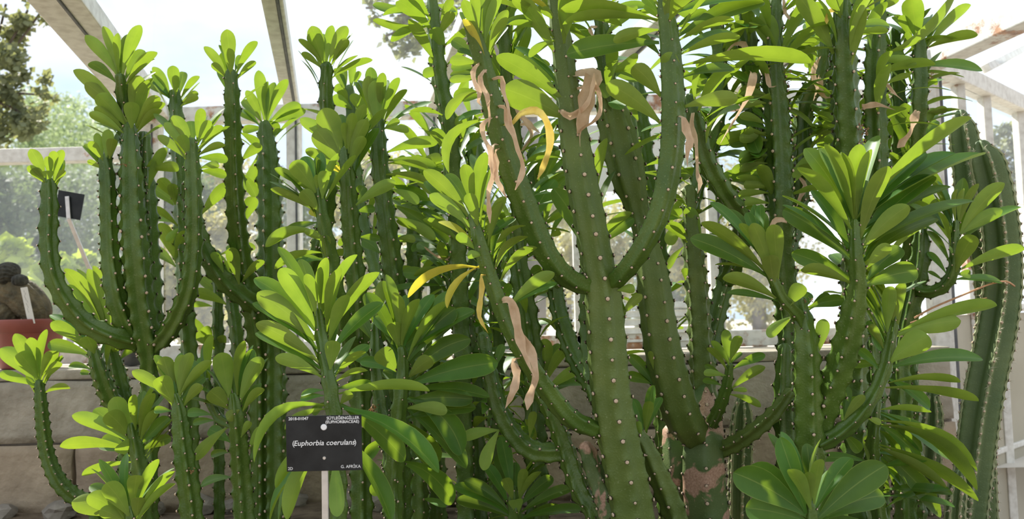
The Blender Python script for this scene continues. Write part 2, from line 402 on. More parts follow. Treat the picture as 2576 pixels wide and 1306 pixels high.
# ------------------------------------------------------------------ plants: machinery
TILES = {'0': (0, 0, 1.0)}
for i in range(4):
    TILES[str(i + 1)] = ((0, 640, 1280, 1916)[i], 0, .5053); TILES[str(i + 5)] = ((0, 640, 1280, 1916)[i], 646, .5053)
for k, x, y in (('a', 1060, 0), ('b', 1460, 0), ('c', 1860, 0), ('d', 960, 400), ('e', 400, 480), ('f', 1660, 400), ('g', 1040, 860), ('h', 2040, 860)):
    TILES[k] = (x, y, .3369)
TILES['r'] = (2180, 0, .3523); TILES['s'] = (2276, 450, .3445); TILES['t'] = (2276, 856, .3445)
PLANT = {}; STEM = {}; LEAVES = []
def plant(key, name, label, px, d, group=None, cat='plant'):
    b = P(px, 1000, d); b = Vector((b.x, b.y, SOIL))
    e = empty(name, b); tag(e, label, cat, group); PLANT[key] = e; return e

WPROF = [(0, .16), (.08, .21), (.2, .40), (.35, .64), (.5, .85), (.63, .98), (.73, 1.0), (.83, .94), (.9, .79), (.95, .57), (.985, .30), (1, .06)]
NPROF = [(0, .16), (.08, .22), (.2, .46), (.35, .76), (.5, .95), (.62, 1.0), (.75, .92), (.86, .70), (.94, .42), (.985, .2), (1, .03)]
def make_leaf(parent, base, tip, nrm, width, arch=.04, fold=.16, mt='leaf', prof=WPROF, droop=None, name='leaf', wave=0):
    """blade from base to tip; nrm is the direction of the upper face"""
    cz = EAVE - .05                                  # nothing grows through the glass roof
    if tip.z > cz: tip = Vector((tip.x, tip.y, max(cz - .1 * (tip.z - cz), base.z + .01)))
    ax = tip - base; L = ax.length; T = ax / L
    nrm = (nrm - T * nrm.dot(T)).normalized(); S = T.cross(nrm)
    bend = nrm if droop is None else droop
    v = []; uvs = []; us = (-1, -.55, 0, .55, 1); ph = R.random() * 6
    for t, wv in prof:
        c = ax * t + bend * (4 * arch * L * t * (1 - t))
        hw = width / 2 * wv
        for u in us:
            up = fold * hw * (abs(u) ** 1.6) + wave * L * math.sin(t * 9 + ph + u) * abs(u) * .5
            v.append(c + S * (u * hw) + nrm * up); uvs.append((u, t))
    k = len(us); f = []
    for i in range(len(prof) - 1):
        for j in range(k - 1):
            a = i * k + j; f.append((a, a + k, a + k + 1, a + 1))
    me = mesh(name, v, f)
    if me.polygons[2].normal.dot(nrm) < 0: me.flip_normals()
    uvl = me.uv_layers.new(name='UVMap')
    for lp in me.loops: uvl.data[lp.index].uv = uvs[lp.vertex_index]
    o = obj(name, me, parent.o, MT[mt]); o.location = base - parent.pl.location
    LEAVES.append((o, parent, base.copy(), T.copy()))
    return o

class St: pass
def stem(pk, key, spec, ribs=5, m='stem', ground=False, amp=.34, cren=.17, sp=.040, scars=True, phase=None, twist=.4, tip=True, name='stem', spines=True, scar_r=None):
    """spec: 'x y w d; ...' from the growing tip down, pixels and metres"""
    nodes = []
    for q in spec.split(';'):
        x, y, wd, d = map(float, q.split())
        p = P(x, y, d); nodes.append((p.x, p.y, p.z, wd / 2 * d / F))
    if ground:
        a, b = nodes[-2], nodes[-1]
        if b[2] > SOIL: 
            n = max(1, int((b[2] - SOIL) / .1)); dx = (b[0] - a[0]) * .3; dy = (b[1] - a[1]) * .3
            for i in range(1, n + 1):
                t = i / n; nodes.append((b[0] + dx * t, b[1] + dy * t, b[2] + (SOIL - .03 - b[2]) * t, b[3] * (1 + .05 * t)))
    pts = catmull(nodes, .007)
    pl = PLANT[pk]; o0 = pl.location
    ph = R.uniform(0, 6.28) if phase is None else phase
    k = ribs * 6; v = []; f = []; s = 0; rings = []
    X = None; prev = None
    frames = []
    for i, q in enumerate(pts):
        p = Vector(q[:3]); r = max(q[3], .004)
        tn = (Vector(pts[min(i + 1, len(pts) - 1)][:3]) - Vector(pts[max(i - 1, 0)][:3])).normalized()
        if X is None: X = tn.cross(Vector((0, 1, .2))).normalized()
        X = (X - tn * X.dot(tn)).normalized(); Y = tn.cross(X)
        if prev is not None: s += (p - prev).length
        prev = p; frames.append((p, tn, X.copy(), Y, r, s))
    def prof(th, s, r):
        c = .5 + .5 * math.cos(ribs * th); crest = c ** 1.6
        j = round(ribs * th / (2 * math.pi)) % ribs
        u = (s / sp + j * .382) % 1.0; u = min(u, 1 - u)
        b = math.exp(-(u / .2) ** 2)
        return r * (1 - amp + amp * crest - cren * .5 + cren * 1.5 * b * c ** 3)
    off = 0
    if tip:
        p, tn, X0, Y0, r, s0 = frames[0]
        for q, a in ((1.0, .08), (.9, .5), (.55, .82)):
            frames.insert(int(off), (p - tn * r * q * .9, tn, X0, Y0, r * a, -r * q)); off += 1
    for (p, tn, X0, Y0, r, s) in frames:
        for a in range(k):
            th = 2 * math.pi * a / k; tw = th + ph + twist * s
            rr = prof(th, s, r); v.append(p + (X0 * math.cos(tw) + Y0 * math.sin(tw)) * rr - o0)
    n = len(frames)
    for i in range(n - 1):
        for a in range(k):
            b = (a + 1) % k; f.append((i * k + a, i * k + b, (i + 1) * k + b, (i + 1) * k + a))
    f.append(tuple(range(k - 1, -1, -1))[::-1]); f.append(tuple((n - 1) * k + a for a in range(k)))
    me = mesh(name, v, f); bmx = bmesh.new(); bmx.from_mesh(me); bmesh.ops.recalc_face_normals(bmx, faces=bmx.faces); bmx.to_mesh(me); bmx.free()
    o = obj(name, me, pl, MT[m])
    S = St(); S.o = o; S.frames = frames[int(off):]; S.px = [(PX(q[0]), q[4]) for q in S.frames]; S.pl = pl; S.ribs = ribs; S.ph = ph; S.tw = twist; S.sp = sp; S.prof = prof
    STEM[key] = S
    if scars:
        sv = []; sf = []; mi = []
        tot = frames[-1][5]
        for j in range(ribs):
            u0 = (-(j * .382)) % 1.0
            q = u0 * sp
            while q < tot:
                fr = S.frames[min(range(max(0, int(q / tot * len(S.frames)) - 3), min(len(S.frames), int(q / tot * len(S.frames)) + 4)), key=lambda z: abs(S.frames[z][5] - q))] if tot > 0 else S.frames[0]
                p, tn, X0, Y0, r, ss = fr; th = 2 * math.pi * j / ribs
                tw = th + ph + twist * ss; rad = X0 * math.cos(tw) + Y0 * math.sin(tw)
                c = p + rad * (prof(th, ss, r) - .0006) - o0
                sr = scar_r or min(.0034, max(.0016, r * .105)); sr *= R.uniform(.75, 1.2)
                sd = tn.cross(rad).normalized(); b0 = len(sv)
                for (h, q1) in ((0, 1.15), (.0016, 1.0), (.0026, .6)):
                    for a in range(6):
                        an = a * math.pi / 3; sv.append(c + rad * h + (tn * math.cos(an) + sd * math.sin(an)) * sr * q1)
                for L0 in (0, 6):
                    for a in range(6):
                        b = (a + 1) % 6; sf.append((b0 + L0 + a, b0 + L0 + b, b0 + L0 + 6 + b, b0 + L0 + 6 + a)); mi.append(1 if L0 == 0 else 0)
                sf.append(tuple(b0 + 12 + a for a in range(6))); mi.append(0)
                if spines:
                    for sg in (-1, 1):
                        b1 = len(sv); t1 = (rad + sd * sg * .8 - tn * .5).normalized(); hl = min(.006, .0035 + r * .06)
                        cc = c + sd * sg * sr * .9 - tn * sr * .6
                        for a in range(3):
                            an = a * 2.094; sv.append(cc + (tn * math.cos(an) + sd * math.sin(an)) * .0007)
                        sv.append(cc + t1 * hl)
                        for a in range(3): sf.append((b1 + a, b1 + (a + 1) % 3, b1 + 3)); mi.append(1)
                q += sp
        if sv:
            ms = mesh('leaf_scars', sv, sf); ms.materials.append(MT['scar']); ms.materials.append(MT['spine'])
            ms.polygons.foreach_set('material_index', mi)
            so_ = obj('leaf_scars', ms, o); so_['kind'] = 'stuff'
    return S
def nearest(S, x, y):
    best = None
    for i, ((px, py, d), r) in enumerate(S.px):
        q = (px - x) ** 2 + (py - y) ** 2
        if best is None or q < best[0]: best = (q, i)
    return math.sqrt(best[0]), best[1]
WARN = []
def leaves(keys, tile, spec, k=.25, full=None, depth=.45, wmul=1.08):
    """leaf blades 'bx by tx ty w flags' read off the photograph, rooted on the nearest of the named stems"""
    x0, y0, sc = TILES[tile]; items = []
    for q in spec.split(','):
        t = q.split()
        if len(t) < 5: continue
        v = [float(z) for z in t[:5]]; items.append((x0 + v[0] * sc, y0 + v[1] * sc, x0 + v[2] * sc, y0 + v[3] * sc, v[4] * sc, t[5] if len(t) > 5 else ''))
    lens = sorted(math.hypot(i[2] - i[0], i[3] - i[1]) for i in items)
    ref = full or lens[int(len(lens) * .8)]
    for bx, by, tx, ty, wd, fl in items:
        ks = keys.split(); cand = min(((nearest(STEM[q], bx, by), q) for q in ks), key=lambda z: z[0][0])
        (dist, i), key = cand; S = STEM[key]
        p, tn, X0, Y0, r, s = S.frames[i]; pxx, pyy, d = S.px[i][0]; rp = r * F / d
        if dist > rp + 45: WARN.append((key, tile, int(bx), int(by), int(dist)))
        front = 'b' not in fl if ('f' in fl or 'b' in fl) else R.random() < .6
        if dist > rp * .9:                                   # start on the stem's skin
            bx, by = pxx + (bx - pxx) * rp * .9 / dist, pyy + (by - pyy) * rp * .9 / dist
        off = r * .6 if dist < rp * .8 else 0.0
        db = d - off if front else d + off
        lp = math.hypot(tx - bx, ty - by)
        dz = math.sqrt(max(ref * ref - lp * lp, 0)) if lp < ref else 0
        dz = min(dz, lp * depth) + .10 * lp
        dz *= d / F
        if 's' in fl: dz *= .25
        dt = db - dz if front else db + dz
        base = P(bx, by, db); tipp = P(tx, ty, dt)
        ax = tipp - base; L = ax.length; T = ax / L
        V = (CAM - (base + tipp) / 2).normalized(); vv = (V - T * V.dot(T)).normalized(); ss = T.cross(vv)
        wm = wmul * wd * (d - (dz if front else -dz) * .6) / F
        kk = .20 if 'n' in fl else k
        tw = max(wm, kk * L) if wm > kk * L * .35 else kk * L * .8
        ca = min(1.0, wm / tw); sa = math.sqrt(1 - ca * ca)
        up = (-tn if tn.z < 0 else tn); up = (up * .6 + Vector((0, 0, .7))).normalized()
        best = None
        for sg in (-1, 1):
            nn = vv * (ca if not front else -ca) + ss * sg * sa
            sc_ = nn.dot(up)
            if best is None or sc_ > best[0]: best = (sc_, nn)
        nrm = best[1]
        arch = .05
        if 'h' in fl: arch = .13
        if 'H' in fl: arch = .22
        if 'i' in fl: arch = -.10
        dro = (Vector((0, 0, 1)) - T * T.z)
        if dro.length < .35: dro = nrm
        dro.normalize()
        mt = 'yleaf' if 'y' in fl else 'leaf'
        make_leaf(S, base, tipp, nrm, tw, arch * R.uniform(.7, 1.3), R.uniform(.20, .46), mt, NPROF if 'n' in fl else WPROF, dro, wave=.006)
def auto(key, t0, t1, n, L=.11, el=(0, 45), width=.24, y_flag=0.0, arch=.08, sd=0, az=None):
    """leaves set in the leaf axils of a stem between fractions t0 and t1 of its length"""
    S = STEM[key]; rr = random.Random(hash((len(S.frames), sd, n)) if False else sd * 77 + len(S.frames))
    for q in range(n):
        i = int((t0 + (t1 - t0) * (q + rr.random()) / n) * (len(S.frames) - 1)); p, tn, X0, Y0, r, s = S.frames[i]
        j = rr.randrange(S.ribs); th = 2 * math.pi * j / S.ribs + S.ph + S.tw * s
        rad = X0 * math.cos(th) + Y0 * math.sin(th)
        if az is not None and rad.dot(Vector(az)) < -.1: rad = -rad
        e = math.radians(rr.uniform(*el)); upv = -tn if tn.z < 0 else tn
        D = (rad * math.cos(e) + upv * math.sin(e)).normalized(); l = L * rr.uniform(.75, 1.2)
        base = p + rad * r * .9; tip = base + D * l
        nn = (upv - D * upv.dot(D) + Vector((rr.uniform(-.4, .4), rr.uniform(-.4, .4), 0))).normalized()
        make_leaf(S, base, tip, nn, l * width * rr.uniform(.85, 1.2), arch * rr.uniform(.4, 1.5), rr.uniform(.1, .3), 'yleaf' if rr.random() < y_flag else 'leaf', NPROF if rr.random() < .4 else WPROF, wave=.008)
def ribbon(key, tile, pts, wd, m='dry', d=None, name='dry_leaf', twist=2.6):
    """withered curling leaf hanging along a path"""
    x0, y0, sc = TILES[tile]; S = STEM[key]
    q = [(x0 + a * sc, y0 + b * sc) for a, b in pts]
    dist, i = nearest(S, *q[0]); dd = d or (S.px[i][0][2] - S.frames[i][4] * 1.35)
    fr = S.frames[i]; to = P(q[0][0], q[0][1], dd) - fr[0]; to = (to - fr[1] * to.dot(fr[1])).normalized()
    nodes = [tuple(fr[0] + to * fr[4] * .55)]
    for n, (x, y) in enumerate(q):
        p = P(x, y, dd - .006 * n * (1 if n < 4 else .5)); nodes.append((p.x, p.y, p.z))
    c = catmull(nodes, .008); v = []; f = []; W0 = wd * sc * dd / F; n = len(c); a0 = R.uniform(-.5, .5); b0 = Vector(c[0])
    for i, q in enumerate(c):
        p = Vector(q); t = i / max(1, n - 1); tn = (Vector(c[min(i + 1, n - 1)]) - Vector(c[max(i - 1, 0)])).normalized()
        sx = tn.cross(FW).normalized(); sy = tn.cross(sx); an = a0 + twist * .33 * math.sin(t * 5.5 + a0 * 4)
        s1 = sx * math.cos(an) + sy * math.sin(an); nn = tn.cross(s1)
        hw = W0 / 2 * min(1, .35 + 2.6 * t) * (1 if t < .85 else max(.15, (1 - t) / .15)) * (1 + .18 * math.sin(t * 23))
        for u, h in ((-1, .35), (-.4, -.12), (.35, .10), (1, -.3)): v.append(p + s1 * hw * u + nn * hw * h * 1.1 - b0)
    for i in range(n - 1):
        for j in range(3): a = i * 4 + j; f.append((a, a + 1, a + 5, a + 4))
    o = obj(name, mesh(name, v, f), S.o, MT[m]); o.location = b0 - S.pl.location
    o['label'] = 'withered pale brown curled leaf' if m == 'dry' else 'yellow drying curled leaf'
    return o
def flowers(key, tile, x, y, rad=18, n=9):
    x0, y0, sc = TILES[tile]; S = STEM[key]; x, y = x0 + x * sc, y0 + y * sc
    dist, i = nearest(S, x, y); dd = S.px[i][0][2] - S.frames[i][4] * 1.0; rr = rad * dd / F; fr = S.frames[i]; c = P(x, y, dd) - fr[0]; c = c - fr[1] * c.dot(fr[1]); c = fr[0] + c.normalized() * (fr[4] * .9 + rr * .35)
    v = []; f = []
    for q in range(n):
        o = Vector((R.uniform(-1, 1), R.uniform(-.6, .6), R.uniform(-.6, .6))) * rr
        for z in range(3):
            a = Vector((R.uniform(-1, 1), R.uniform(-1, 1), R.uniform(-1, 1))).normalized(); b = a.orthogonal().normalized(); s = rr * R.uniform(.25, .45); k0 = len(v)
            v += [o, o + (a + b * .6) * s * .7, o + a * s * 1.3, o + (a - b * .6) * s * .7]; f.append((k0, k0 + 1, k0 + 2, k0 + 3))
    ob = obj('dried_flowers', mesh('dried_flowers', v, f), S.o, MT['flower']); ob.location = c - S.pl.location
    ob['label'] = 'small brown dried flower cluster'

# ------------------------------------------------------------------ the euphorbias
G = 'euphorbias crowded in the bed'
plant('A', 'euphorbia', 'candelabra euphorbia with an upswept arm beside the brown pot', 372, 2.05, G)
plant('A2', 'euphorbia', 'tall slender dark euphorbia behind the candelabra one, below the white roof beam', 640, 2.3, G)
plant('B', 'euphorbia', 'bushy euphorbia with broad paddle-leaved tops rising below the rusty eave beam', 900, 2.0, G)
plant('S', 'euphorbia', 'euphorbia with a big leaf rosette directly behind the black name sign', 848, 1.46, G)
plant('S2', 'euphorbia', 'euphorbia with dark drooping leaves right beside the sign', 985, 1.68, G)
plant('C1', 'euphorbia', 'small bent euphorbia stem with one leaf tuft in front of the concrete wall', 240, 2.2, G)
plant('C2', 'euphorbia', 'low euphorbia with broad leaves spread before the concrete wall', 350, 1.85, G)
plant('C3', 'euphorbia', 'stout green euphorbia stem with a bright yellow-green tuft beside the sign', 480, 1.55, G)
plant('C4', 'euphorbia', 'euphorbia with a bright tuft of tall leaves between the sign and the yellow-green tuft', 612, 1.62, G)
plant('C5', 'euphorbia', 'short euphorbia showing only a fan of yellow-green paddle leaves', 320, 1.45, G)
plant('C6', 'euphorbia', 'dim euphorbia pair of stems under the candelabra arm by the brown pot', 300, 2.2, G)
plant('D', 'euphorbia', 'big central euphorbia with a thick smooth trunk forking into long arms', 1590, 1.6, G)
plant('K', 'euphorbia', 'old euphorbia with pink corky bark on its trunk', 1770, 1.85, G)
plant('X', 'euphorbia', 'shaded euphorbia thicket behind the thick forking trunk', 1250, 2.2, G)
plant('G', 'euphorbia', 'small dark euphorbia rosette low down among the stones', 1298, 1.82, G)
plant('E', 'euphorbia', 'euphorbia with a great fan of dark leaves before the column cactus', 2050, 1.6, G)
plant('U', 'euphorbia', 'tall euphorbia with sunlit ribs and long curling leaves reaching the roof', 2140, 1.95, G)
plant('V', 'euphorbia', 'slim euphorbia with leaf tuft tied with twine beside the column cactus', 2290, 2.05, G)
plant('W', 'euphorbia', 'euphorbia rosette with glossy rounded leaves at the foot of the great dark fan', 2040, 1.35, G)
plant('Z', 'euphorbia', 'euphorbia with long hanging narrow leaves near the column cactus', 2250, 1.85, G)

# --- A: candelabra at the left
stem('A', 'A3', '326 325 40 2.02; 328 420 58 2.0; 331 520 66 2.0; 340 640 72 2.0; 352 760 74 2.02; 368 850 72 2.04; 374 895 56 2.05; 374 960 46 2.06', 5, ground=True)
stem('A', 'A0', '303 195 26 1.99; 310 250 34 2.02; 320 330 40 2.06; 335 450 46 2.07; 345 490 44 2.02', 4)
stem('A', 'A4', '362 345 34 2.1; 362 420 46 2.1; 368 520 54 2.09; 372 640 58 2.08; 378 760 60 2.06; 380 850 56 2.05', 4)
stem('A', 'A1', '122 462 36 1.95; 124 520 44 1.95; 122 600 46 1.95; 132 685 47 1.95; 162 750 50 1.96; 215 812 54 1.98; 285 846 54 2.0; 345 860 50 2.04', 5)
stem('A', 'A2s', '262 400 34 2.0; 268 450 42 2.0; 271 550 45 2.0; 276 650 50 2.0; 290 745 58 2.0; 318 818 58 2.02; 355 868 50 2.05', 5)
stem('A', 'A5', '482 360 32 1.95; 484 430 42 1.95; 487 520 45 1.95; 486 620 47 1.96; 476 715 50 1.97; 450 788 52 1.99; 415 846 50 2.02; 385 872 46 2.05', 5)
leaves('A0', '1', '545 345 425 175 58 f,560 350 512 120 48 f,583 350 585 165 34 f,600 340 630 170 34 b,612 370 700 125 58 f,622 400 716 250 52 b,640 420 778 258 48 f,525 415 445 312 50 b,568 350 550 170 30 b')
leaves('A3', '1', '600 530 365 350 62 f,622 590 515 362 72 f,615 612 485 470 78 f,610 640 470 535 48 f,615 662 445 562 46 f,665 600 692 375 78 f,690 615 738 400 50 f,655 640 655 508 68 f,700 620 790 480 52 f,692 640 815 510 48 f,700 660 800 545 42 f,632 520 640 420 34 b,680 600 725 480 40 b', full=120)
leaves('A2s', '1', '512 790 480 662 38 f,530 785 540 645 52 f,545 790 562 690 48 f,512 800 445 705 42 f,505 820 422 720 38 b,510 842 435 800 26 f')
leaves('A1', '1', '222 890 152 742 55 f,225 905 138 828 40 f,222 912 160 840 48 f,245 870 240 778 38 f,262 870 270 752 42 f,285 890 311 746 42 f,285 910 322 848 30 f,243 900 238 850 48 f', full=75)
leaves('A5', '1', '950 740 860 575 62 f,940 760 820 610 52 f,930 792 785 675 42 f,940 780 900 672 52 f,960 710 950 603 58 b,985 705 1005 540 48 f,1000 722 1045 600 42 f,1000 760 1105 625 42 f,1000 775 1118 718 36 f,1005 785 1135 795 46 b,995 840 1090 820 36 f,1000 850 1128 875 44 b')
leaves('A4', '1', '740 940 825 735 50 f,740 850 890 835 50 f,730 830 780 810 40 f,750 800 820 770 30 b')
flowers('A3', '1', 625, 835, 9, 7); flowers('A3', '1', 588, 838, 8, 6)

# --- A2: tall dark ones behind
stem('A2', 'A6', '440 235 30 2.3; 444 300 38 2.3; 452 400 44 2.3; 458 520 46 2.3; 462 650 46 2.3; 470 800 46 2.3; 480 950 46 2.3', 4, 'stem', ground=True)
stem('A2', 'A7', '580 188 34 2.03; 583 260 42 2.04; 586 400 47 2.08; 592 520 50 2.13; 602 620 54 2.19; 618 710 56 2.24; 640 790 58 2.26; 655 900 58 2.3', 5, 'stem', ground=True)
stem('A2', 'A8', '668 318 36 2.28; 675 390 56 2.28; 680 500 66 2.28; 682 640 68 2.28; 686 780 66 2.29; 690 900 62 2.3', 5, 'stem', ground=True)
stem('A2', 'A10', '470 470 34 2.15; 492 560 44 2.16; 520 640 50 2.17; 565 705 52 2.19; 620 750 54 2.22; 650 775 50 2.25', 5, 'stem')
stem('A2', 'A11', '545 640 26 2.4; 548 720 28 2.4; 548 800 32 2.4; 550 900 34 2.4', 4, 'stem', ground=True)
stem('A2', 'A12', '580 740 30 2.35; 590 800 36 2.35; 598 870 38 2.35; 604 950 38 2.35', 4, 'stem', ground=True)
stem('A2', 'A9', '822 168 30 2.02; 820 230 36 2.03; 824 330 42 2.06; 826 450 46 2.1; 810 600 46 2.16; 760 730 46 2.22; 700 830 46 2.28', 4, 'stem')
leaves('A6', '1', '838 470 760 300 42 f,840 490 770 400 46 b,865 450 862 282 54 f,875 480 875 375 34 f,895 470 915 350 42 b,900 490 990 378 32 f,905 510 985 460 32 f,900 530 985 478 36 f,835 490 745 410 52 b')
leaves('A7', '1', '1130 400 1015 232 42 f,1125 385 1055 315 36 f,1150 345 1130 145 68 f,1150 375 1140 240 48 f,1120 330 1095 225 30 b,1180 345 1205 278 36 b,1200 360 1278 205 42 f,1195 395 1272 305 32 f')
leaves('A8', '2', '40 560 20 350 56 f,65 540 68 405 30 f,75 540 100 410 42 b,85 560 165 395 48 f,90 590 230 520 52 f,100 612 255 548 48 b,30 600 -40 450 44 f,20 590 -60 500 44 b,0 570 125 660 62 bs,20 620 -70 560 40 b,50 640 -60 650 40 b')
leaves('A7 A8', '1', '1250 770 1240 962 74 f,1215 800 1300 720 50 f,1200 660 1290 720 40 b,1235 860 1275 980 50 b,1230 1100 1265 980 62 f,1180 1290 1140 1220 46 b')
leaves('A10 A6', '1', '890 1040 750 930 54 b,880 1000 790 890 54 f,872 1020 855 915 48 f,880 1110 750 1065 56 b,890 1130 760 1030 34 f,1000 1070 1140 915 58 f,830 1205 890 1150 40 f,905 1130 830 1200 34 f')
leaves('A6', '1', '830 1300 795 1110 66 f,840 1310 918 1148 44 f,860 1330 760 1240 50 b')
leaves('A11 A12 A10', 'e', '600 700 530 400 90 f,480 610 400 460 60 f,560 640 490 440 60 b,500 850 250 750 80 f,360 860 230 850 45 s,480 840 300 650 70 b,640 470 720 420 70 f,690 600 780 520 60 f')
leaves('A11 A12', 'e', '370 1190 180 960 120 f,330 1160 170 1000 100 b,380 1120 330 1020 70 f,420 1200 350 1080 60 f,490 1180 460 1080 60 f')
leaves('A9', '2', '320 310 220 195 32 f,320 340 236 262 32 f,332 275 285 92 72 f,335 310 285 160 72 f,345 265 348 170 28 b,365 270 388 100 44 f,385 290 460 130 58 f,385 322 465 195 46 f,392 390 588 298 34 f')

# --- B: bushy middle group
stem('B', 'B1', '866 385 32 1.85; 872 440 42 1.85; 878 540 48 1.86; 884 620 50 1.87; 895 720 54 1.88; 902 820 56 1.9; 905 950 56 1.92', 5, ground=True)
stem('B', 'B2', '950 305 34 1.95; 952 380 46 1.95; 960 470 50 1.95; 972 570 54 1.95; 984 660 57 1.96; 995 780 58 1.97; 1000 950 58 1.98', 5, ground=True)
stem('B', 'B3', '802 480 26 1.75; 808 530 32 1.75; 820 590 38 1.76; 832 650 42 1.78; 848 740 44 1.8; 868 830 44 1.84; 902 910 42 1.91', 4)
stem('B', 'B6', '880 225 28 2.25; 885 300 38 2.25; 893 420 42 2.25; 915 560 44 2.2; 950 690 44 2.1; 990 790 42 1.98', 4, 'stem')
stem('B', 'B7', '1045 420 34 2.25; 1042 500 44 2.25; 1040 620 46 2.25; 1045 780 48 2.25', 4, 'stem', ground=True)
leaves('B6', '2', '480 445 490 308 36 f,455 440 432 335 42 b,500 425 525 355 28 f,450 470 400 428 44 f,490 545 385 485 54 f,460 480 400 340 40 b,470 520 420 440 44 f')
leaves('B2', '2', '600 600 565 378 68 f,580 605 480 470 52 f,585 560 578 335 58 b,630 575 640 362 48 f,640 590 660 400 42 b,650 590 720 386 44 f,660 612 757 445 38 f,590 590 505 408 48 b,650 640 770 650 36 f,615 630 600 400 74 f,570 560 520 400 40 b')
leaves('B1', '2', '425 825 305 645 105 f,432 780 345 538 112 f,440 750 430 570 52 b,458 745 445 610 34 f,470 765 490 562 52 f,475 790 558 595 62 f,480 830 545 680 54 f,395 850 255 745 48 f,425 860 402 825 42 y')
leaves('B3', '2', '305 960 190 805 85 f,312 985 235 812 95 b,270 970 100 840 42 f,280 1062 80 942 38 f,295 945 245 780 62 b,320 1052 235 950 64 f,312 950 312 870 30 f,338 990 348 850 54 f,365 985 388 850 42 b,338 1090 280 1042 48 y,300 1165 55 1228 54 fh,310 1110 150 1165 44 b,360 1290 350 1170 50 f,370 1215 250 1150 36 f,340 1300 180 1310 46 bh,345 1260 100 1340 40 fh,350 1290 140 1400 44 bh', depth=.4)
leaves('B1 B2', '2', '505 1022 702 903 58 f,510 1005 545 928 52 b,520 1055 600 1040 40 b,530 1180 625 1190 36 b,600 1265 540 1195 60 b')
leaves('B1 B6', '2', '330 690 228 590 58 f,350 760 262 600 52 b,430 680 310 640 40 b,400 890 340 820 50 b,430 930 380 860 56 b')
leaves('B2 B7', '2', '660 760 912 708 58 f,672 800 905 832 48 b,690 815 870 850 36 f,655 870 862 908 44 f,690 920 862 990 52 b,700 1020 882 1150 58 b,712 1080 902 1190 52 f,770 850 962 818 52 f,820 770 972 872 50 b,850 770 962 782 42 f,700 940 820 1010 48 f,655 640 722 598 34 f,712 1190 802 1195 36 f,690 860 760 960 50 b,790 900 890 960 44 f,780 880 840 780 46 b,770 860 720 780 44 b,800 960 900 1040 40 f,780 1010 880 1090 46 b')
auto('B7', .02, .9, 34, .13, (-5, 40), sd=3)
auto('B6', .1, .9, 26, .12, (0, 50), sd=5)

# --- S: rosette behind the sign
stem('S', 'S1', '800 785 24 1.48; 806 830 32 1.48; 816 890 38 1.47; 828 960 40 1.46; 838 1030 44 1.46; 845 1110 48 1.46; 850 1220 50 1.46', 4, ground=True)
leaves('S1', '6', '302 350 130 58 88 f,275 372 0 108 78 b,280 422 15 178 98 f,302 462 -8 230 64 b,312 530 8 332 78 f,316 560 5 380 62 b,322 600 105 500 62 f,300 285 232 12 64 b,305 295 262 85 54 f,325 280 328 48 30 f,348 300 352 5 58 f,372 385 425 55 62 f,362 392 402 200 50 b,400 300 512 -10 46 f,398 425 462 190 62 f,430 395 622 78 60 f,418 482 642 230 66 b,378 562 395 418 72 f,418 580 570 440 52 b,430 592 550 470 38 f,432 622 562 565 32 fp,590 668 872 668 52 fp,440 650 592 638 48 b,340 665 232 690 28 p,342 692 228 710 34 p,440 735 482 675 48 f')
leaves('S1', '6', '322 745 0 1025 54 fH,355 725 290 785 40 p,330 760 150 860 36 fh,340 900 105 1150 56 fh,360 900 160 1310 74 fh,370 920 120 1330 40 bh,400 1000 412 1295 72 f,420 880 680 1315 78 b,465 738 750 1012 100 b,470 745 918 1075 84 bh,430 960 80 1310 44 bh')
# --- S2: dark drooping leaves
stem('S2', 'S3', '1012 880 24 1.66; 1014 930 32 1.66; 1008 1000 40 1.66; 1000 1080 46 1.67; 990 1200 50 1.68', 4, ground=True)
stem('S2', 'S4', '945 820 26 1.75; 948 900 40 1.74; 955 980 46 1.73; 968 1060 48 1.72; 985 1160 50 1.69', 5, ground=True)
leaves('S3', '6', '705 445 690 328 74 f,722 360 702 178 58 f,742 345 752 190 52 b,722 375 816 210 52 f,780 370 892 188 60 b,800 520 1002 258 102 b,882 465 1096 268 64 b,832 505 962 222 44 f,795 620 1074 408 92 bh,842 640 1212 528 112 b,852 722 1088 710 82 b,900 680 1172 700 56 b,960 830 1102 750 70 b,772 602 882 508 72 f,642 405 656 88 48 f,702 472 856 365 72 b,706 572 618 468 92 f,692 572 528 520 54 b,595 445 560 178 54 b,600 350 640 120 50 b,770 640 640 570 60 b,800 760 960 770 60 f,720 400 600 300 60 b')
leaves('S3 S4', '6', '684 795 912 1030 112 b,702 712 1056 1052 84 b,772 702 1034 982 112 bh,722 1020 988 1228 98 bh,660 900 560 1000 60 b,690 1100 580 1180 60 b')
leaves('S4', '6', '600 350 560 180 60 b,610 300 640 120 54 f,590 420 520 300 60 b,620 440 700 330 70 b,600 560 500 480 60 b')
flowers('S4', '6', 580, 745, 16, 10)

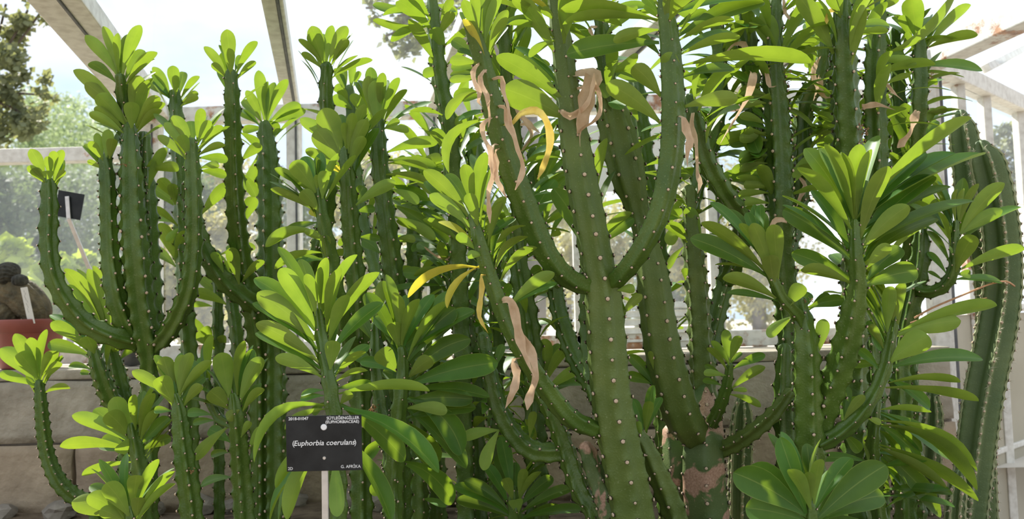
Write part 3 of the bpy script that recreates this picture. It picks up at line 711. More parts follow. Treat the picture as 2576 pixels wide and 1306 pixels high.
# --- C: left foreground
stem('C1', 'C1', '98 965 24 2.2; 102 1010 32 2.2; 108 1080 36 2.2; 120 1150 38 2.2; 148 1212 42 2.2; 188 1250 44 2.21; 240 1280 44 2.22', 5, ground=True, sp=.024)
leaves('C1', '5', '160 612 4 455 82 f,142 570 75 383 62 f,188 602 95 478 78 f,192 592 150 402 62 f,208 560 205 450 24 b,215 555 232 362 38 f,226 582 282 450 52 f,230 622 302 525 42 f,160 642 -5 580 48 f,228 676 346 650 34 f')
stem('C2', 'C2', '332 1075 26 1.85; 342 1120 34 1.85; 350 1170 40 1.85; 360 1240 44 1.85', 4, ground=True)
leaves('C2', '5', '622 922 570 698 88 f,602 912 533 778 90 f,592 932 468 760 74 b,597 932 358 790 66 f,592 976 298 945 54 f,610 985 500 920 80 b,652 992 600 928 84 f,632 1026 408 1090 38 f,676 862 664 688 42 f,692 872 716 668 44 b,702 892 762 680 52 f,712 932 842 800 62 b,706 962 852 900 52 b,722 902 782 760 44 f')
stem('C3', 'C3', '442 1000 24 1.55; 450 1040 40 1.55; 456 1100 48 1.55; 466 1180 54 1.55; 480 1290 60 1.55', 5, ground=True, sp=.028)
leaves('C3', '5', '800 690 658 568 54 f,862 742 790 600 82 f,860 652 812 498 78 f,905 700 905 488 62 f,880 610 770 490 46 b,930 672 1052 518 48 f,922 737 1002 638 48 f,960 640 950 478 58 f,852 772 768 765 36 b,882 640 862 560 34 b,940 700 1020 600 46 b')
flowers('C3', '5', 990, 1040, 11, 8)
stem('C4', 'C4', '588 1000 26 1.6; 595 1050 40 1.6; 602 1120 48 1.61; 608 1200 52 1.62; 615 1300 56 1.62', 5, ground=True, sp=.028)
stem('C4', 'C4b', '520 960 20 1.62; 530 1010 24 1.62; 550 1050 28 1.62; 590 1070 32 1.61', 4)
leaves('C4 C4b', '5', '1142 702 1100 478 92 f,1146 762 1045 668 82 f,1192 682 1216 418 48 f,1202 722 1302 500 72 f,1212 772 1310 655 44 f,1060 612 1052 388 42 f,1030 640 1000 500 54 b,1022 620 1022 428 34 b,1192 762 1130 812 52 s,1040 790 930 780 44 b,1040 842 960 830 34 b,1132 850 968 1012 54 f,1100 930 1040 860 62 b,1142 972 1050 990 34 b,1140 1102 1000 1140 42 b,1200 900 1245 820 34 f,1240 960 1310 850 44 f,1170 700 1150 500 60 b,1000 640 940 520 50 b,1180 700 1260 460 60 b')
stem('C5', 'C5', '325 1285 26 1.45; 330 1330 36 1.45; 335 1400 44 1.45', 5, ground=True)
leaves('C5', '5', '562 1310 358 1220 96 f,602 1302 438 1188 84 f,642 1292 528 1128 88 f,652 1262 620 1088 64 b,692 1240 680 1088 74 f,722 1280 787 1008 48 f,702 1310 692 1200 62 f,752 1302 867 1068 44 f,792 1310 872 1130 38 f,560 1330 500 1258 64 f,540 1240 448 1140 58 b')
stem('C6', 'C6', '232 870 26 2.15; 245 920 40 2.15; 262 970 48 2.16; 290 1030 50 2.18; 320 1090 50 2.2', 5, 'stem', ground=True, sp=.026)
stem('C6', 'C6b', '282 880 30 2.25; 294 930 46 2.25; 308 990 50 2.25; 322 1060 52 2.25', 5, 'stem', ground=True, sp=.026)
leaves('C6', '5', '410 440 253 328 62 f,452 482 300 325 72 b,470 482 430 395 82 f,452 492 238 435 62 b,455 562 342 545 34 b,462 588 400 575 28 b,300 290 248 290 40 b,440 470 250 290 50 b')
leaves('C6b', '5', '520 512 602 420 54 f,600 510 680 440 40 b,470 400 320 60 72 f,455 420 335 140 78 f,470 390 382 60 46 b,500 380 438 60 62 f,505 370 465 45 54 f,510 380 500 220 54 b,560 420 540 280 54 b', k=.22)

# --- D: central trunk and arms
stem('D', 'D2', '1385 -45 34 1.62; 1398 -10 46 1.62; 1412 100 54 1.62; 1425 210 62 1.62; 1442 330 76 1.62; 1462 450 86 1.61; 1482 550 86 1.6; 1500 650 88 1.6; 1515 725 96 1.6; 1525 850 104 1.6; 1535 980 106 1.6; 1555 1100 110 1.6; 1575 1200 114 1.6; 1592 1310 116 1.6', 6, 'trunk', ground=True, amp=.17, cren=.06, sp=.037, phase=1.35, twist=.1)
stem('D', 'D1', '1180 60 34 1.42; 1205 130 48 1.44; 1235 250 58 1.46; 1270 380 64 1.48; 1310 490 67 1.5; 1350 590 65 1.52; 1392 662 60 1.54; 1440 704 56 1.57; 1490 722 50 1.6', 5, 'stem', amp=.2, cren=.07, sp=.037)
stem('D', 'D3', '1668 -30 34 1.5; 1674 30 46 1.5; 1684 120 56 1.5; 1691 250 64 1.5; 1688 380 66 1.51; 1660 525 60 1.52; 1612 625 56 1.54; 1562 690 52 1.57; 1530 716 50 1.6', 5, 'stem', amp=.2, cren=.07, sp=.036, phase=.2, twist=.1)
stem('K', 'D4', '1525 205 52 1.8; 1540 280 80 1.8; 1562 370 96 1.8; 1582 450 88 1.79; 1600 515 60 1.79; 1610 560 50 1.79; 1624 630 46 1.78', 6, 'trunk', amp=.2, cren=.07, sp=.036)
stem('D', 'D9', '1190 545 26 1.5; 1205 600 36 1.5; 1232 690 42 1.51; 1272 800 47 1.52; 1330 910 50 1.53; 1380 985 52 1.55; 1440 1055 52 1.57; 1515 1088 44 1.6', 5, 'stem', amp=.2, cren=.07, sp=.034)
stem('D', 'D11', '1335 960 34 1.7; 1370 1010 40 1.7; 1400 1070 46 1.7; 1430 1150 52 1.7; 1460 1235 54 1.69; 1500 1310 56 1.68', 5, 'stem', ground=True, amp=.2, sp=.03)
stem('D', 'D10', '1215 850 34 1.72; 1228 920 40 1.72; 1248 1010 48 1.72; 1285 1085 52 1.72; 1340 1135 56 1.72; 1420 1140 52 1.71', 5, 'stem', amp=.2, sp=.03)
stem('D', 'D12', '1475 1130 44 1.66; 1500 1200 58 1.66; 1530 1290 64 1.65', 5, 'cork', ground=True, amp=.16, sp=.034)
stem('D', 'D7', '1595 1080 36 1.66; 1622 1120 50 1.66; 1655 1190 60 1.66; 1690 1270 66 1.66; 1705 1330 66 1.66', 5, 'trunk', ground=True, amp=.16, sp=.034)
stem('D', 'D13', '1395 690 40 1.95; 1405 770 46 1.94; 1425 840 50 1.92; 1455 910 52 1.88; 1500 985 50 1.8; 1535 1040 44 1.69; 1552 1070 40 1.61', 5, 'stem', sp=.03)
stem('D', 'D14', '1480 640 40 1.75; 1480 740 48 1.75; 1482 840 50 1.75; 1492 940 50 1.72; 1515 1040 46 1.65; 1545 1085 40 1.6', 5, 'stem', sp=.03)
# left mass around the long diagonal arm
stem('X', 'X0', '1087 -10 30 1.9; 1090 40 36 1.9; 1098 130 44 1.9; 1110 220 48 1.9; 1128 310 50 1.9; 1140 450 52 1.92; 1150 600 52 1.94; 1160 800 54 1.96', 4, 'stem', ground=True, amp=.28)
stem('X', 'X2', '1120 620 40 2.0; 1140 700 46 2.0; 1165 800 50 2.0; 1190 930 52 2.0', 5, 'stem', ground=True)
stem('X', 'X3', '1285 560 40 1.95; 1300 640 50 1.95; 1318 740 56 1.95; 1335 850 58 1.95; 1345 980 58 1.95', 5, 'stem', ground=True)
stem('X', 'X4', '1262 5 30 1.84; 1265 60 38 1.85; 1275 200 42 1.87; 1296 340 44 1.9; 1302 480 44 1.93; 1300 640 42 1.95', 4, 'stem')
stem('K', 'X5', '1505 -10 30 1.76; 1512 60 40 1.76; 1522 170 46 1.77; 1532 270 46 1.79; 1542 320 44 1.8', 5, 'stem')
stem('X', 'X6', '1600 200 40 2.15; 1610 300 48 2.15; 1625 420 50 2.15; 1650 560 52 2.15; 1660 800 54 2.15', 4, 'stem', ground=True)
stem('D', 'X7', '1340 380 30 2.1; 1345 480 38 2.1; 1368 600 42 2.02; 1400 730 42 1.94', 4, 'stem')
leaves('D1', '2', '1120 195 1040 0 54 f,1115 160 1092 -40 48 f,1150 212 1145 -50 64 f,1172 202 1182 -30 54 f,1200 192 1228 -30 48 f,1190 272 1262 50 54 f,1145 282 1040 95 38 y,1105 242 1030 60 48 b,1105 300 985 200 58 b,1160 150 1120 -60 50 b')
leaves('X0', '2', '985 272 890 138 66 f,990 300 865 297 36 f,985 347 838 370 48 f,860 30 590 42 38 bi,862 48 640 76 30 f,885 125 590 103 38 fi,885 102 678 205 42 f,1000 722 960 610 62 b,1030 732 1030 575 58 f,1062 732 1082 560 48 b,985 772 885 648 62 f,900 230 850 180 40 b,960 100 985 -20 40 f,930 60 1000 -40 34 b,920 180 990 60 50 f')
leaves('D1', 'a', '420 420 270 375 42 b,420 470 212 452 72 f,430 500 222 505 70 b,430 590 210 598 56 f,415 560 215 560 50 b,420 690 240 730 70 bh,425 680 185 890 72 fh,480 720 300 740 60 b', full=75)
leaves('D1', 'a', '500 890 205 1290 80 fH,520 400 640 130 64 f,545 390 640 200 50 b')
leaves('D2', 'a', '1080 885 610 660 210 f,1070 760 560 420 130 f,1055 640 730 440 110 b,975 235 580 210 60 bh,985 120 720 0 46 yh,1010 300 800 420 60 f,970 240 650 180 50 f,990 150 900 60 60 f,1040 780 860 560 90 b,1010 620 700 350 60 b')
leaves('X4', 'a', '800 330 900 40 70 f,780 360 660 40 60 f,760 420 850 100 50 b,700 450 580 220 60 b,740 380 700 20 50 b,760 500 960 480 60 f,740 460 600 370 60 b,700 700 640 760 90 b,780 560 900 460 50 f')
auto('X4', 0, .95, 46, .13, (-10, 60), sd=2, arch=.1)
auto('X0', .02, .7, 34, .12, (-5, 50), sd=4)
leaves('D3', '3', '692 215 288 270 98 b,692 112 253 53 68 f,600 112 268 122 44 f,738 150 520 202 58 fp,742 612 488 415 94 f,742 482 620 328 84 f,722 272 635 165 44 b,860 62 1275 -10 64 b,852 182 1272 12 84 b,842 262 1112 160 48 b,872 272 1152 182 48 f,862 202 1122 98 44 f,852 132 992 58 44 b,872 532 1140 488 74 f,905 388 1122 345 48 b,900 398 772 268 72 fp,860 330 1505 312 68 fs,790 120 800 -30 56 f,760 100 680 20 50 b,740 60 670 -20 50 b', depth=.3)
leaves('X5', '3', '480 180 640 30 50 f,500 60 690 30 40 b,480 362 642 270 46 pi,440 400 500 480 60 f,470 350 640 430 70 b,500 320 700 370 60 f,470 230 290 130 50 b,440 100 330 10 50 f,430 60 420 -40 50 f')
auto('X5', 0, .9, 24, .12, (-10, 50), sd=6)
auto('X6', 0, .6, 34, .12, (-10, 40), sd=8)
auto('X7', 0, .7, 24, .12, (10, 65), sd=9)
leaves('X7 D14', '3', '480 965 490 688 54 f,525 1040 532 850 30 b,240 935 255 748 42 f,270 930 292 858 38 b,330 1180 222 938 92 b,170 1125 266 1062 30 f,200 1185 258 1155 30 f,500 1105 612 1058 44 f,502 1172 622 1088 62 b,440 900 450 700 40 b,380 1000 300 880 50 b')
leaves('D9', '2', '1060 1082 843 848 72 f,1072 1132 873 968 66 f,1062 1010 955 868 62 b,1106 1032 1045 818 66 f,1092 1035 1090 858 30 f,1136 1052 1152 758 62 f,1112 1132 1065 963 62 f,1172 1190 1246 978 52 f,1170 1175 1215 1130 62 b,1092 1212 918 1103 34 y,1097 1242 1008 1168 48 f,1085 1150 1010 1090 40 b')
leaves('X2 X0', 'd', '620 660 280 370 60 b,600 640 310 450 60 f,560 700 370 520 70 b,370 540 80 310 64 b,420 600 110 460 66 f,250 620 110 600 50 b,570 740 260 715 50 b,490 820 240 870 50 f,280 960 150 850 90 b,480 800 555 830 60 f')
auto('X2', 0, .9, 30, .12, (-10, 45), sd=12)
leaves('D9', 'd', '740 815 195 1035 62 fHy,730 800 490 1115 52 yh,760 720 640 720 60 f,840 860 1090 580 60 fh,850 760 1075 500 46 fh,900 910 1160 660 66 fh,985 1085 1290 850 90 f,1060 1060 1306 930 66 b,820 640 900 320 60 f,830 600 1000 440 60 b,880 700 900 450 70 b,870 820 1000 600 50 b')
leaves('X3', 'd', '1050 1060 1306 930 70 b,1000 900 900 1040 80 b,1060 760 1180 640 80 b,1080 900 1200 820 90 b')
auto('X3', 0, .8, 22, .12, (0, 55), sd=13)
leaves('X3 D10', '7', '190 625 180 408 74 f,165 605 140 488 64 b,232 605 250 433 48 b,252 635 312 428 52 f,272 665 362 548 52 f,272 692 342 608 42 b,325 650 416 640 30 p,140 310 232 366 20 fh')
leaves('D10', 'g', '870 380 580 250 70 b,520 740 750 720 80 b,480 760 360 720 80 f,410 800 520 960 90 f,250 610 510 500 80 b,700 170 670 20 60 b,900 480 830 640 40 b,960 600 900 520 60 p,780 640 900 690 80 b')
leaves('D2', '7', '540 168 627 160 44 f,560 292 662 188 44 f,590 200 560 300 44 b', full=50)
leaves('D7', '7', '690 845 618 708 44 b,700 852 702 720 50 f,720 860 720 640 46 b,660 900 640 820 30 f,740 830 760 700 44 b')

# --- G: rosette among stones
stem('G', 'G', '1290 1232 22 1.82; 1294 1270 34 1.82; 1298 1340 40 1.82', 4, ground=True)
leaves('G', 'g', '660 1290 300 1075 90 b,640 1270 380 1035 90 b,690 1230 530 905 80 b,600 1310 320 1180 90 b,740 1180 680 1020 80 f,760 1180 760 900 76 b,790 1180 830 950 70 f,810 1190 950 970 50 f,820 1220 1040 1010 90 b,830 1270 1195 1090 80 b,780 1290 760 1180 100 f,860 1310 1110 1250 80 b,900 1320 1290 1260 70 b')

# --- K: old corky trunk
stem('K', 'K6', '1735 480 36 1.9; 1738 560 46 1.9; 1745 640 56 1.9; 1755 750 62 1.9; 1765 900 66 1.9; 1770 1010 74 1.9; 1770 1100 96 1.89; 1766 1200 108 1.88; 1780 1320 112 1.88', 5, 'trunk', ground=True, amp=.2, sp=.034)
stem('K', 'K5', '1618 575 44 1.785; 1630 630 66 1.78; 1645 720 84 1.77; 1662 850 92 1.77; 1690 970 98 1.78; 1722 1060 96 1.8; 1755 1100 80 1.85', 6, 'trunk', amp=.13, cren=.05, sp=.038, phase=1.2, twist=.1)
stem('K', 'K6c', '1768 985 52 1.89; 1771 1060 92 1.86; 1768 1150 108 1.84; 1772 1250 112 1.84; 1784 1320 114 1.84', 5, 'cork', ground=True, amp=.12, cren=.04, sp=.036)
stem('K', 'K6d', '1690 1090 50 1.92; 1705 1170 74 1.9; 1722 1260 78 1.9; 1735 1330 80 1.9', 5, 'cork', ground=True, amp=.12, cren=.04, sp=.036)
stem('K', 'K8', '1838 600 32 1.98; 1828 680 44 1.98; 1806 770 52 1.96; 1785 860 54 1.94; 1772 930 50 1.92', 5, 'stem', sp=.028)
stem('K', 'K11', '1735 250 34 1.7; 1748 300 44 1.7; 1775 400 52 1.71; 1822 485 54 1.73; 1858 540 52 1.78; 1868 600 50 1.86; 1850 660 48 1.93; 1824 710 44 1.97', 5, 'stem', sp=.034)
stem('K', 'K14', '1985 990 30 1.72; 1945 1045 42 1.74; 1895 1088 46 1.77; 1845 1120 46 1.81; 1795 1135 46 1.85', 5, 'trunk', sp=.03)
stem('K', 'K15', '1836 920 18 1.75; 1828 970 28 1.76; 1812 1020 32 1.78; 1786 1075 34 1.83', 4, 'stem', amp=.34, sp=.026)
leaves('K15', '7', '1092 525 1080 363 48 f,1112 490 1150 395 48 f,1085 562 990 453 34 f,1080 592 970 578 34 f,1062 602 975 540 28 b,1100 545 1010 418 34 f,1125 505 1160 478 22 p,1110 662 1276 548 44 fp,1112 672 1186 665 24 f,1125 562 1276 488 44 b,1112 692 1256 747 34 f,1060 642 965 615 28 p,1118 505 1125 418 44 b', full=80)
leaves('K6', 'f', '320 580 190 350 90 f,160 460 60 640 90 f,110 660 60 820 50 f,75 915 185 815 46 f,150 440 40 440 40 b,430 330 290 290 40 b,480 400 290 350 50 f', full=70)
leaves('K5', '7', '720 642 660 528 70 b,700 642 598 488 54 b,730 695 730 640 52 f,720 560 702 470 26 p,700 640 583 590 50 b', full=80)
auto('K6', 0, .2, 8, .1, (0, 60), sd=21)

# --- E: right group with the dark fan
stem('E', 'E2', '2150 560 22 1.5; 2154 640 36 1.5; 2158 710 46 1.51; 2145 800 66 1.53; 2118 910 74 1.56; 2088 990 74 1.58; 2058 1080 72 1.6; 2042 1120 66 1.59', 5, 'stem', amp=.2, sp=.034)
stem('E', 'E1', '2012 760 34 1.56; 2022 830 58 1.56; 2028 900 68 1.56; 2030 1000 72 1.57; 2034 1100 76 1.58; 2040 1220 80 1.6', 5, 'stem', ground=True, amp=.2, sp=.036)
stem('E', 'E4', '1910 615 16 1.5; 1935 680 26 1.5; 1965 745 32 1.51; 2000 785 34 1.54; 2018 815 36 1.56', 4, 'stem')
stem('E', 'E3', '2252 790 20 1.56; 2242 850 30 1.56; 2228 920 36 1.56; 2205 980 38 1.56; 2170 1035 40 1.56; 2120 1085 42 1.57; 2060 1120 42 1.58', 4, 'stem')
stem('E', 'E14', '1975 880 36 1.78; 1972 980 50 1.78; 1975 1080 54 1.78; 1985 1200 56 1.78', 5, 'stem', ground=True)
leaves('E2', '4', '412 1062 218 738 84 b,422 1142 183 833 58 f,420 1290 108 1045 88 b,426 1272 248 948 60 b,416 1032 318 718 54 f,385 1010 293 738 54 b,436 1002 398 758 48 f,480 1072 486 718 78 f,456 1002 450 840 36 b,512 1032 572 676 74 b,522 1002 546 743 44 f,502 1192 632 828 74 f,520 1100 818 763 74 b,560 1192 862 878 88 b,522 1237 732 1023 78 f,562 1290 866 1088 88 b,510 1300 735 1040 56 b,560 1060 965 763 68 b,560 1090 1112 768 58 b,540 1010 1046 588 52 f,560 1150 937 928 52 b,560 1230 1056 1000 54 b', depth=.35, wmul=1.16)
leaves('E2', '8', '450 120 150 -20 84 b,440 130 200 60 60 f,520 142 776 72 102 b,520 120 700 -40 80 b,560 60 640 -60 60 f,330 160 456 176 38 b')
leaves('E4', 'f', '740 900 228 590 130 b,740 850 310 475 90 f,690 730 490 380 90 b,700 700 600 480 60 f,830 890 690 480 110 f,760 640 750 340 70 b,880 900 850 490 120 f,850 950 820 720 120 f,830 1060 475 880 100 f,850 1080 500 1000 50 b,950 1110 1070 940 110 f,820 700 900 520 80 b,690 660 650 400 70 b', full=150)
leaves('E1', '8', '260 252 412 215 58 b,150 296 28 396 54 f,310 480 312 310 62 f,170 300 240 180 60 b,255 260 340 190 44 b', full=80)
leaves('E3', '8', '612 385 642 148 64 f,690 365 702 128 54 f,652 320 656 268 24 p,592 482 528 320 44 b,582 562 478 458 44 b,602 455 540 338 40 f,640 525 832 395 112 f,690 400 992 318 92 f,700 380 1172 243 60 f,640 555 1098 508 68 b,650 612 838 757 54 b,650 640 990 625 34 f,660 670 1080 720 42 f,590 540 450 540 40 b,330 722 432 648 38 b,342 748 512 690 44 f,520 802 596 830 30 f,410 882 490 972 54 b,560 700 400 740 40 b', full=130, depth=.4)
# --- Z: hanging narrow leaves
stem('Z', 'Z1', '2205 1010 24 1.72; 2200 1060 30 1.72; 2195 1120 34 1.74; 2200 1220 38 1.78; 2215 1320 40 1.8', 4, 'stem', ground=True)
leaves('Z1', 'h', '520 510 900 525 46 nf,560 540 1030 875 110 nb,590 540 830 820 90 nb,520 620 830 910 90 nb,500 660 660 900 60 nbh,490 800 970 1310 130 nb,640 600 1240 970 60 nfh,650 640 1240 1110 90 nfh,700 760 1250 1190 80 nf,720 780 1010 1090 70 nf,650 830 980 960 60 nb,520 860 660 1140 60 nbh,430 900 420 700 60 f,600 900 700 1100 50 b,560 960 560 1130 60 b', depth=.2)
auto('Z1', .3, 1, 12, .11, (-30, 20), sd=31)
# --- W: glossy rosette at the foot
stem('W', 'W1', '2040 1270 22 1.36; 2042 1310 34 1.36; 2044 1380 40 1.36', 4, ground=True)
leaves('W1', '8', '175 1300 -140 1075 118 b,182 1275 -60 1045 104 b,192 1275 92 898 80 b,245 1265 143 1058 54 f,215 1230 165 1028 44 b,242 1240 236 1072 42 f,262 1230 292 1008 48 f,277 1255 445 1003 64 b,302 1292 522 1078 96 b,300 1300 618 1038 112 b,320 1315 608 1190 96 b,262 1200 225 930 54 b,200 1320 -80 1250 100 b', wmul=1.3)

# --- U: tall sunlit stems on the right
stem('U', 'U5', '2116 -20 40 1.75; 2119 50 52 1.75; 2124 150 62 1.76; 2132 300 68 1.78; 2142 420 72 1.8; 2150 560 72 1.82; 2150 750 72 1.85; 2145 950 72 1.88', 5, 'stem', ground=True, amp=.24, sp=.036, phase=2.6, twist=.1)
stem('U', 'U6', '2210 0 36 1.95; 2205 60 48 1.95; 2200 160 56 1.95; 2200 260 58 1.95; 2205 400 58 1.95; 2200 560 58 1.95; 2190 800 58 1.95', 5, 'stem', ground=True, sp=.034)
stem('U', 'U7', '1950 0 38 1.88; 1948 40 48 1.88; 1945 150 60 1.88; 1955 280 68 1.88; 1962 400 70 1.88; 1966 520 68 1.88; 1970 640 66 1.9; 1985 800 66 1.92', 5, 'stem', ground=True, amp=.3, sp=.034, phase=1.0, twist=.1)
stem('U', 'U8', '2070 110 34 2.0; 2062 180 46 2.0; 2035 240 50 2.0; 2020 300 52 2.0; 2018 420 52 1.99; 2004 540 50 1.95; 1976 640 48 1.9', 5, 'stem', sp=.032)
stem('U', 'U9', '2312 100 36 2.0; 2314 170 46 2.0; 2312 260 50 2.0; 2308 360 50 2.02; 2300 500 50 2.08; 2288 640 52 2.17; 2280 760 52 2.2', 4, 'stem', sp=.034, ground=True)
stem('U', 'U10', '1880 10 34 1.92; 1880 60 42 1.93; 1888 180 44 1.95; 1900 330 46 1.96; 1925 440 46 1.94; 1965 540 44 1.89', 4, 'stem')
stem('K', 'U11', '1800 15 34 1.9; 1806 80 42 1.91; 1812 200 44 1.92; 1800 330 44 1.93; 1765 430 44 1.95; 1740 530 42 1.9', 4, 'stem')
leaves('U5', '4', '352 268 180 -20 82 f,470 140 636 130 44 b,480 182 632 152 36 f,395 90 330 -20 44 f,400 80 370 -60 44 f,460 80 520 -20 40 f,440 70 470 -60 44 b,350 170 240 90 50 b', full=120)
leaves('U6', '4', '545 242 622 8 54 fH,622 268 962 -12 54 fi,488 400 866 322 44 fp,562 292 772 320 48 p,560 60 520 -40 40 f,600 50 680 -40 44 f,640 420 742 370 30 f,610 340 700 260 40 b', depth=.25)
leaves('U9', '4', '780 215 742 -10 94 f,820 170 830 -20 50 b,735 205 690 78 44 f,830 225 912 60 40 b,842 238 1076 172 48 f,770 330 1098 350 48 bs,830 240 1040 -10 46 f,760 240 720 160 30 p')
leaves('U7', 'c', '340 270 490 150 50 b,350 400 560 230 90 b,360 420 600 290 90 b,360 380 580 300 50 f,330 240 450 60 50 f,280 430 150 100 150 f,300 420 90 130 60 fp,240 200 160 20 70 b,210 720 0 710 50 f,200 770 0 780 64 f,210 1020 0 990 50 f,210 1050 0 1030 80 f,200 900 100 810 40 b,200 930 0 860 60 f,210 1160 0 1190 90 f,200 1220 0 1270 60 f', full=110, depth=.4)
leaves('U7', '3', '1290 480 1140 480 62 f,1290 530 1150 510 52 b,1280 662 1030 680 54 f,1282 642 1130 590 44 b,1286 772 1145 800 62 f,1282 842 1110 850 48 f,1280 870 1050 890 52 f,1290 932 1170 920 48 f,1286 962 1120 985 40 f,1282 1012 1140 1010 44 f,1290 900 1060 880 50 b,1290 1040 1160 1060 50 b,1280 700 1100 720 50 b', depth=.3)
leaves('U8', 'c', '560 830 700 900 60 f,560 850 690 960 50 b,560 1000 700 1050 70 f,540 940 640 860 40 b,560 1060 690 1060 60 b,630 560 720 580 70 f,620 570 715 540 40 f,510 560 560 370 50 f,440 800 370 780 50 f,440 900 390 920 50 b', full=70)
leaves('U9 U6', '4', '690 830 712 513 88 f,735 770 862 538 54 f,785 720 872 600 54 b,640 820 608 598 74 b,850 562 926 545 36 f,720 780 640 560 60 b,700 820 790 620 50 b')
auto('U5', 0, .14, 10, .13, (10, 70), sd=41)
auto('U6', 0, .6, 26, .13, (-20, 50), sd=42)
auto('U7', 0, .2, 14, .13, (-10, 50), sd=43, arch=.12)
auto('U8', 0, .6, 24, .11, (-10, 50), sd=44)
auto('U10', 0, .95, 70, .13, (-20, 40), sd=45, arch=.12)
auto('U11', 0, .9, 60, .13, (-20, 40), sd=46, arch=.12)
auto('K11', 0, .2, 8, .13, (-10, 40), sd=47, arch=.12)
auto('D3', 0, .16, 10, .14, (0, 50), sd=48)
auto('D2', 0, .12, 12, .14, (0, 60), sd=49)

# --- V: slim stem beside the column cactus
stem('V', 'V1', '2405 560 16 1.95; 2402 620 24 1.95; 2398 680 30 1.96; 2372 722 32 1.98; 2330 735 32 2.0; 2300 722 34 2.02', 4, 'stem', sp=.026)
stem('V', 'V2', '2318 590 38 2.02; 2314 660 50 2.02; 2300 730 54 2.03; 2284 800 56 2.04; 2265 900 56 2.05', 5, 'stem', ground=True)
leaves('V1', 's', '410 430 728 30 100 f,500 420 712 225 90 f,530 480 852 208 66 b,370 680 505 412 120 f,415 672 880 510 80 f,395 752 705 752 56 b,325 490 240 240 40 f,318 610 165 380 50 b,300 690 165 535 44 b,280 745 170 675 26 b,370 320 380 75 40 f,400 330 430 70 40 f,430 340 540 35 50 f,480 300 340 160 60 b,350 350 260 170 50 b,390 700 480 700 60 b', full=120)
leaves('V2', '4', '880 1090 870 990 34 f,900 1080 930 980 34 f,820 1200 760 1100 50 b')

# --- the far sides of the leaf tufts
for k_, (key, n_, L_, t1) in enumerate((('A0', 6, .085, .2), ('A3', 7, .10, .05), ('A2s', 5, .07, .06), ('A1', 4, .06, .05), ('A5', 8, .095, .08), ('A6', 7, .09, .08), ('A7', 6, .09, .06), ('A8', 9, .10, .1), ('A9', 6, .09, .08), ('B1', 7, .11, .07), ('B2', 9, .11, .08), ('B3', 9, .11, .16), ('S1', 9, .13, .22), ('S3', 9, .13, .2), ('C1', 5, .08, .08), ('C2', 9, .095, .22), ('C3', 8, .08, .08), ('C4', 9, .09, .08), ('C5', 6, .10, .1), ('C6', 6, .09, .15), ('G', 6, .11, .1), ('D9', 9, .12, .1), ('E2', 10, .14, .16), ('E4', 8, .11, .3), ('E3', 8, .12, .3), ('V1', 8, .10, .3), ('W1', 7, .11, .12), ('U9', 8, .12, .12))):
    auto(key, 0, t1, n_, L_, (30, 72), .26, sd=200 + k_, arch=.05, az=(0, 1, 0))
# --- shaded filler growth between the main stems
for k_, (x, y0, y1, d_, j) in enumerate(((1090, 330, 900, 2.3, None), (1190, 300, 900, 2.25, None), (1240, 620, 1000, 2.15, None), (2080, 60, 420, 2.05, (2200, 560, 1.95)), (2250, 80, 430, 2.08, (2204, 600, 1.95)))):
    key = 'Q%d' % k_
    sp_ = '%d %d 26 %.2f; %d %d 40 %.2f; %d %d 44 %.2f; %d %d 46 %.2f' % (x, y0, d_, x + 4, y0 + 60, d_, x + 10, (y0 + y1) / 2, d_, x + 6, y1, d_)
    if j: sp_ += '; %d %d 42 %.2f' % j
    stem('X' if x < 1800 else 'U', key, sp_, 4, 'stem', ground=j is None)
    auto(key, 0, .16, 10, .12, (25, 75), sd=100 + k_); auto(key, .08, .7, 22, .14, (-25, 45), sd=120 + k_, arch=.12)
# --- withered leaves
ribbon('D1', 'a', [(415, 490), (385, 540), (400, 620), (435, 690), (425, 760), (460, 800)], 34)
ribbon('D1', 'a', [(480, 520), (440, 570), (450, 640), (490, 710), (500, 800), (510, 870), (500, 950)], 38)
ribbon('D1', 'a', [(500, 890), (455, 940), (470, 1040), (510, 1110), (520, 1220), (530, 1300)], 38)
ribbon('D1', 'd', [(830, -100), (830, 0), (835, 120), (800, 230), (800, 350), (810, 480)], 44)
ribbon('D1', 'd', [(850, -60), (860, 20), (850, 130), (890, 210), (935, 295)], 40)
ribbon('D1', 'a', [(600, 580), (610, 680), (640, 770), (660, 880), (670, 950)], 34)
ribbon('D1', 'a', [(620, 800), (640, 900), (690, 1010), (720, 1120), (750, 1200), (755, 1290), (700, 1420)], 46)
ribbon('D1', 'a', [(685, 915), (740, 850), (850, 825), (920, 880), (960, 1000), (950, 1130), (890, 1290), (864, 1340)], 56, 'dryy', twist=.8)
ribbon('X4', 'a', [(710, 810), (760, 880), (830, 950), (895, 1000)], 40)
ribbon('X4', 'a', [(790, 930), (825, 1000), (800, 1060), (745, 1130)], 30)
ribbon('D2', 'a', [(1045, 830), (1110, 870), (1180, 830), (1240, 770), (1280, 640), (1290, 545)], 46)
ribbon('D2', 'a', [(1285, 545), (1255, 650), (1225, 780), (1205, 900), (1165, 1000)], 120, twist=.9)
ribbon('D2', 'a', [(1290, 640), (1335, 740), (1330, 850), (1270, 920), (1190, 975), (1185, 1095)], 32)
ribbon('D3', 'b', [(770, 880), (790, 970), (820, 1050), (800, 1120), (800, 1250)], 54)
ribbon('K11', 'b', [(840, 850), (830, 950), (860, 1050), (870, 1180), (875, 1300), (895, 1370), (875, 1445)], 42)
ribbon('U10', 'b', [(1295, 550), (1260, 690), (1190, 830), (1110, 960), (1035, 1090)], 58, d=1.78)
ribbon('U10', 'b', [(1240, 390), (1220, 330), (1150, 330), (1100, 380), (1065, 425)], 40, d=1.87)
ribbon('X5', 'b', [(70, 210), (95, 270), (130, 345)], 26)
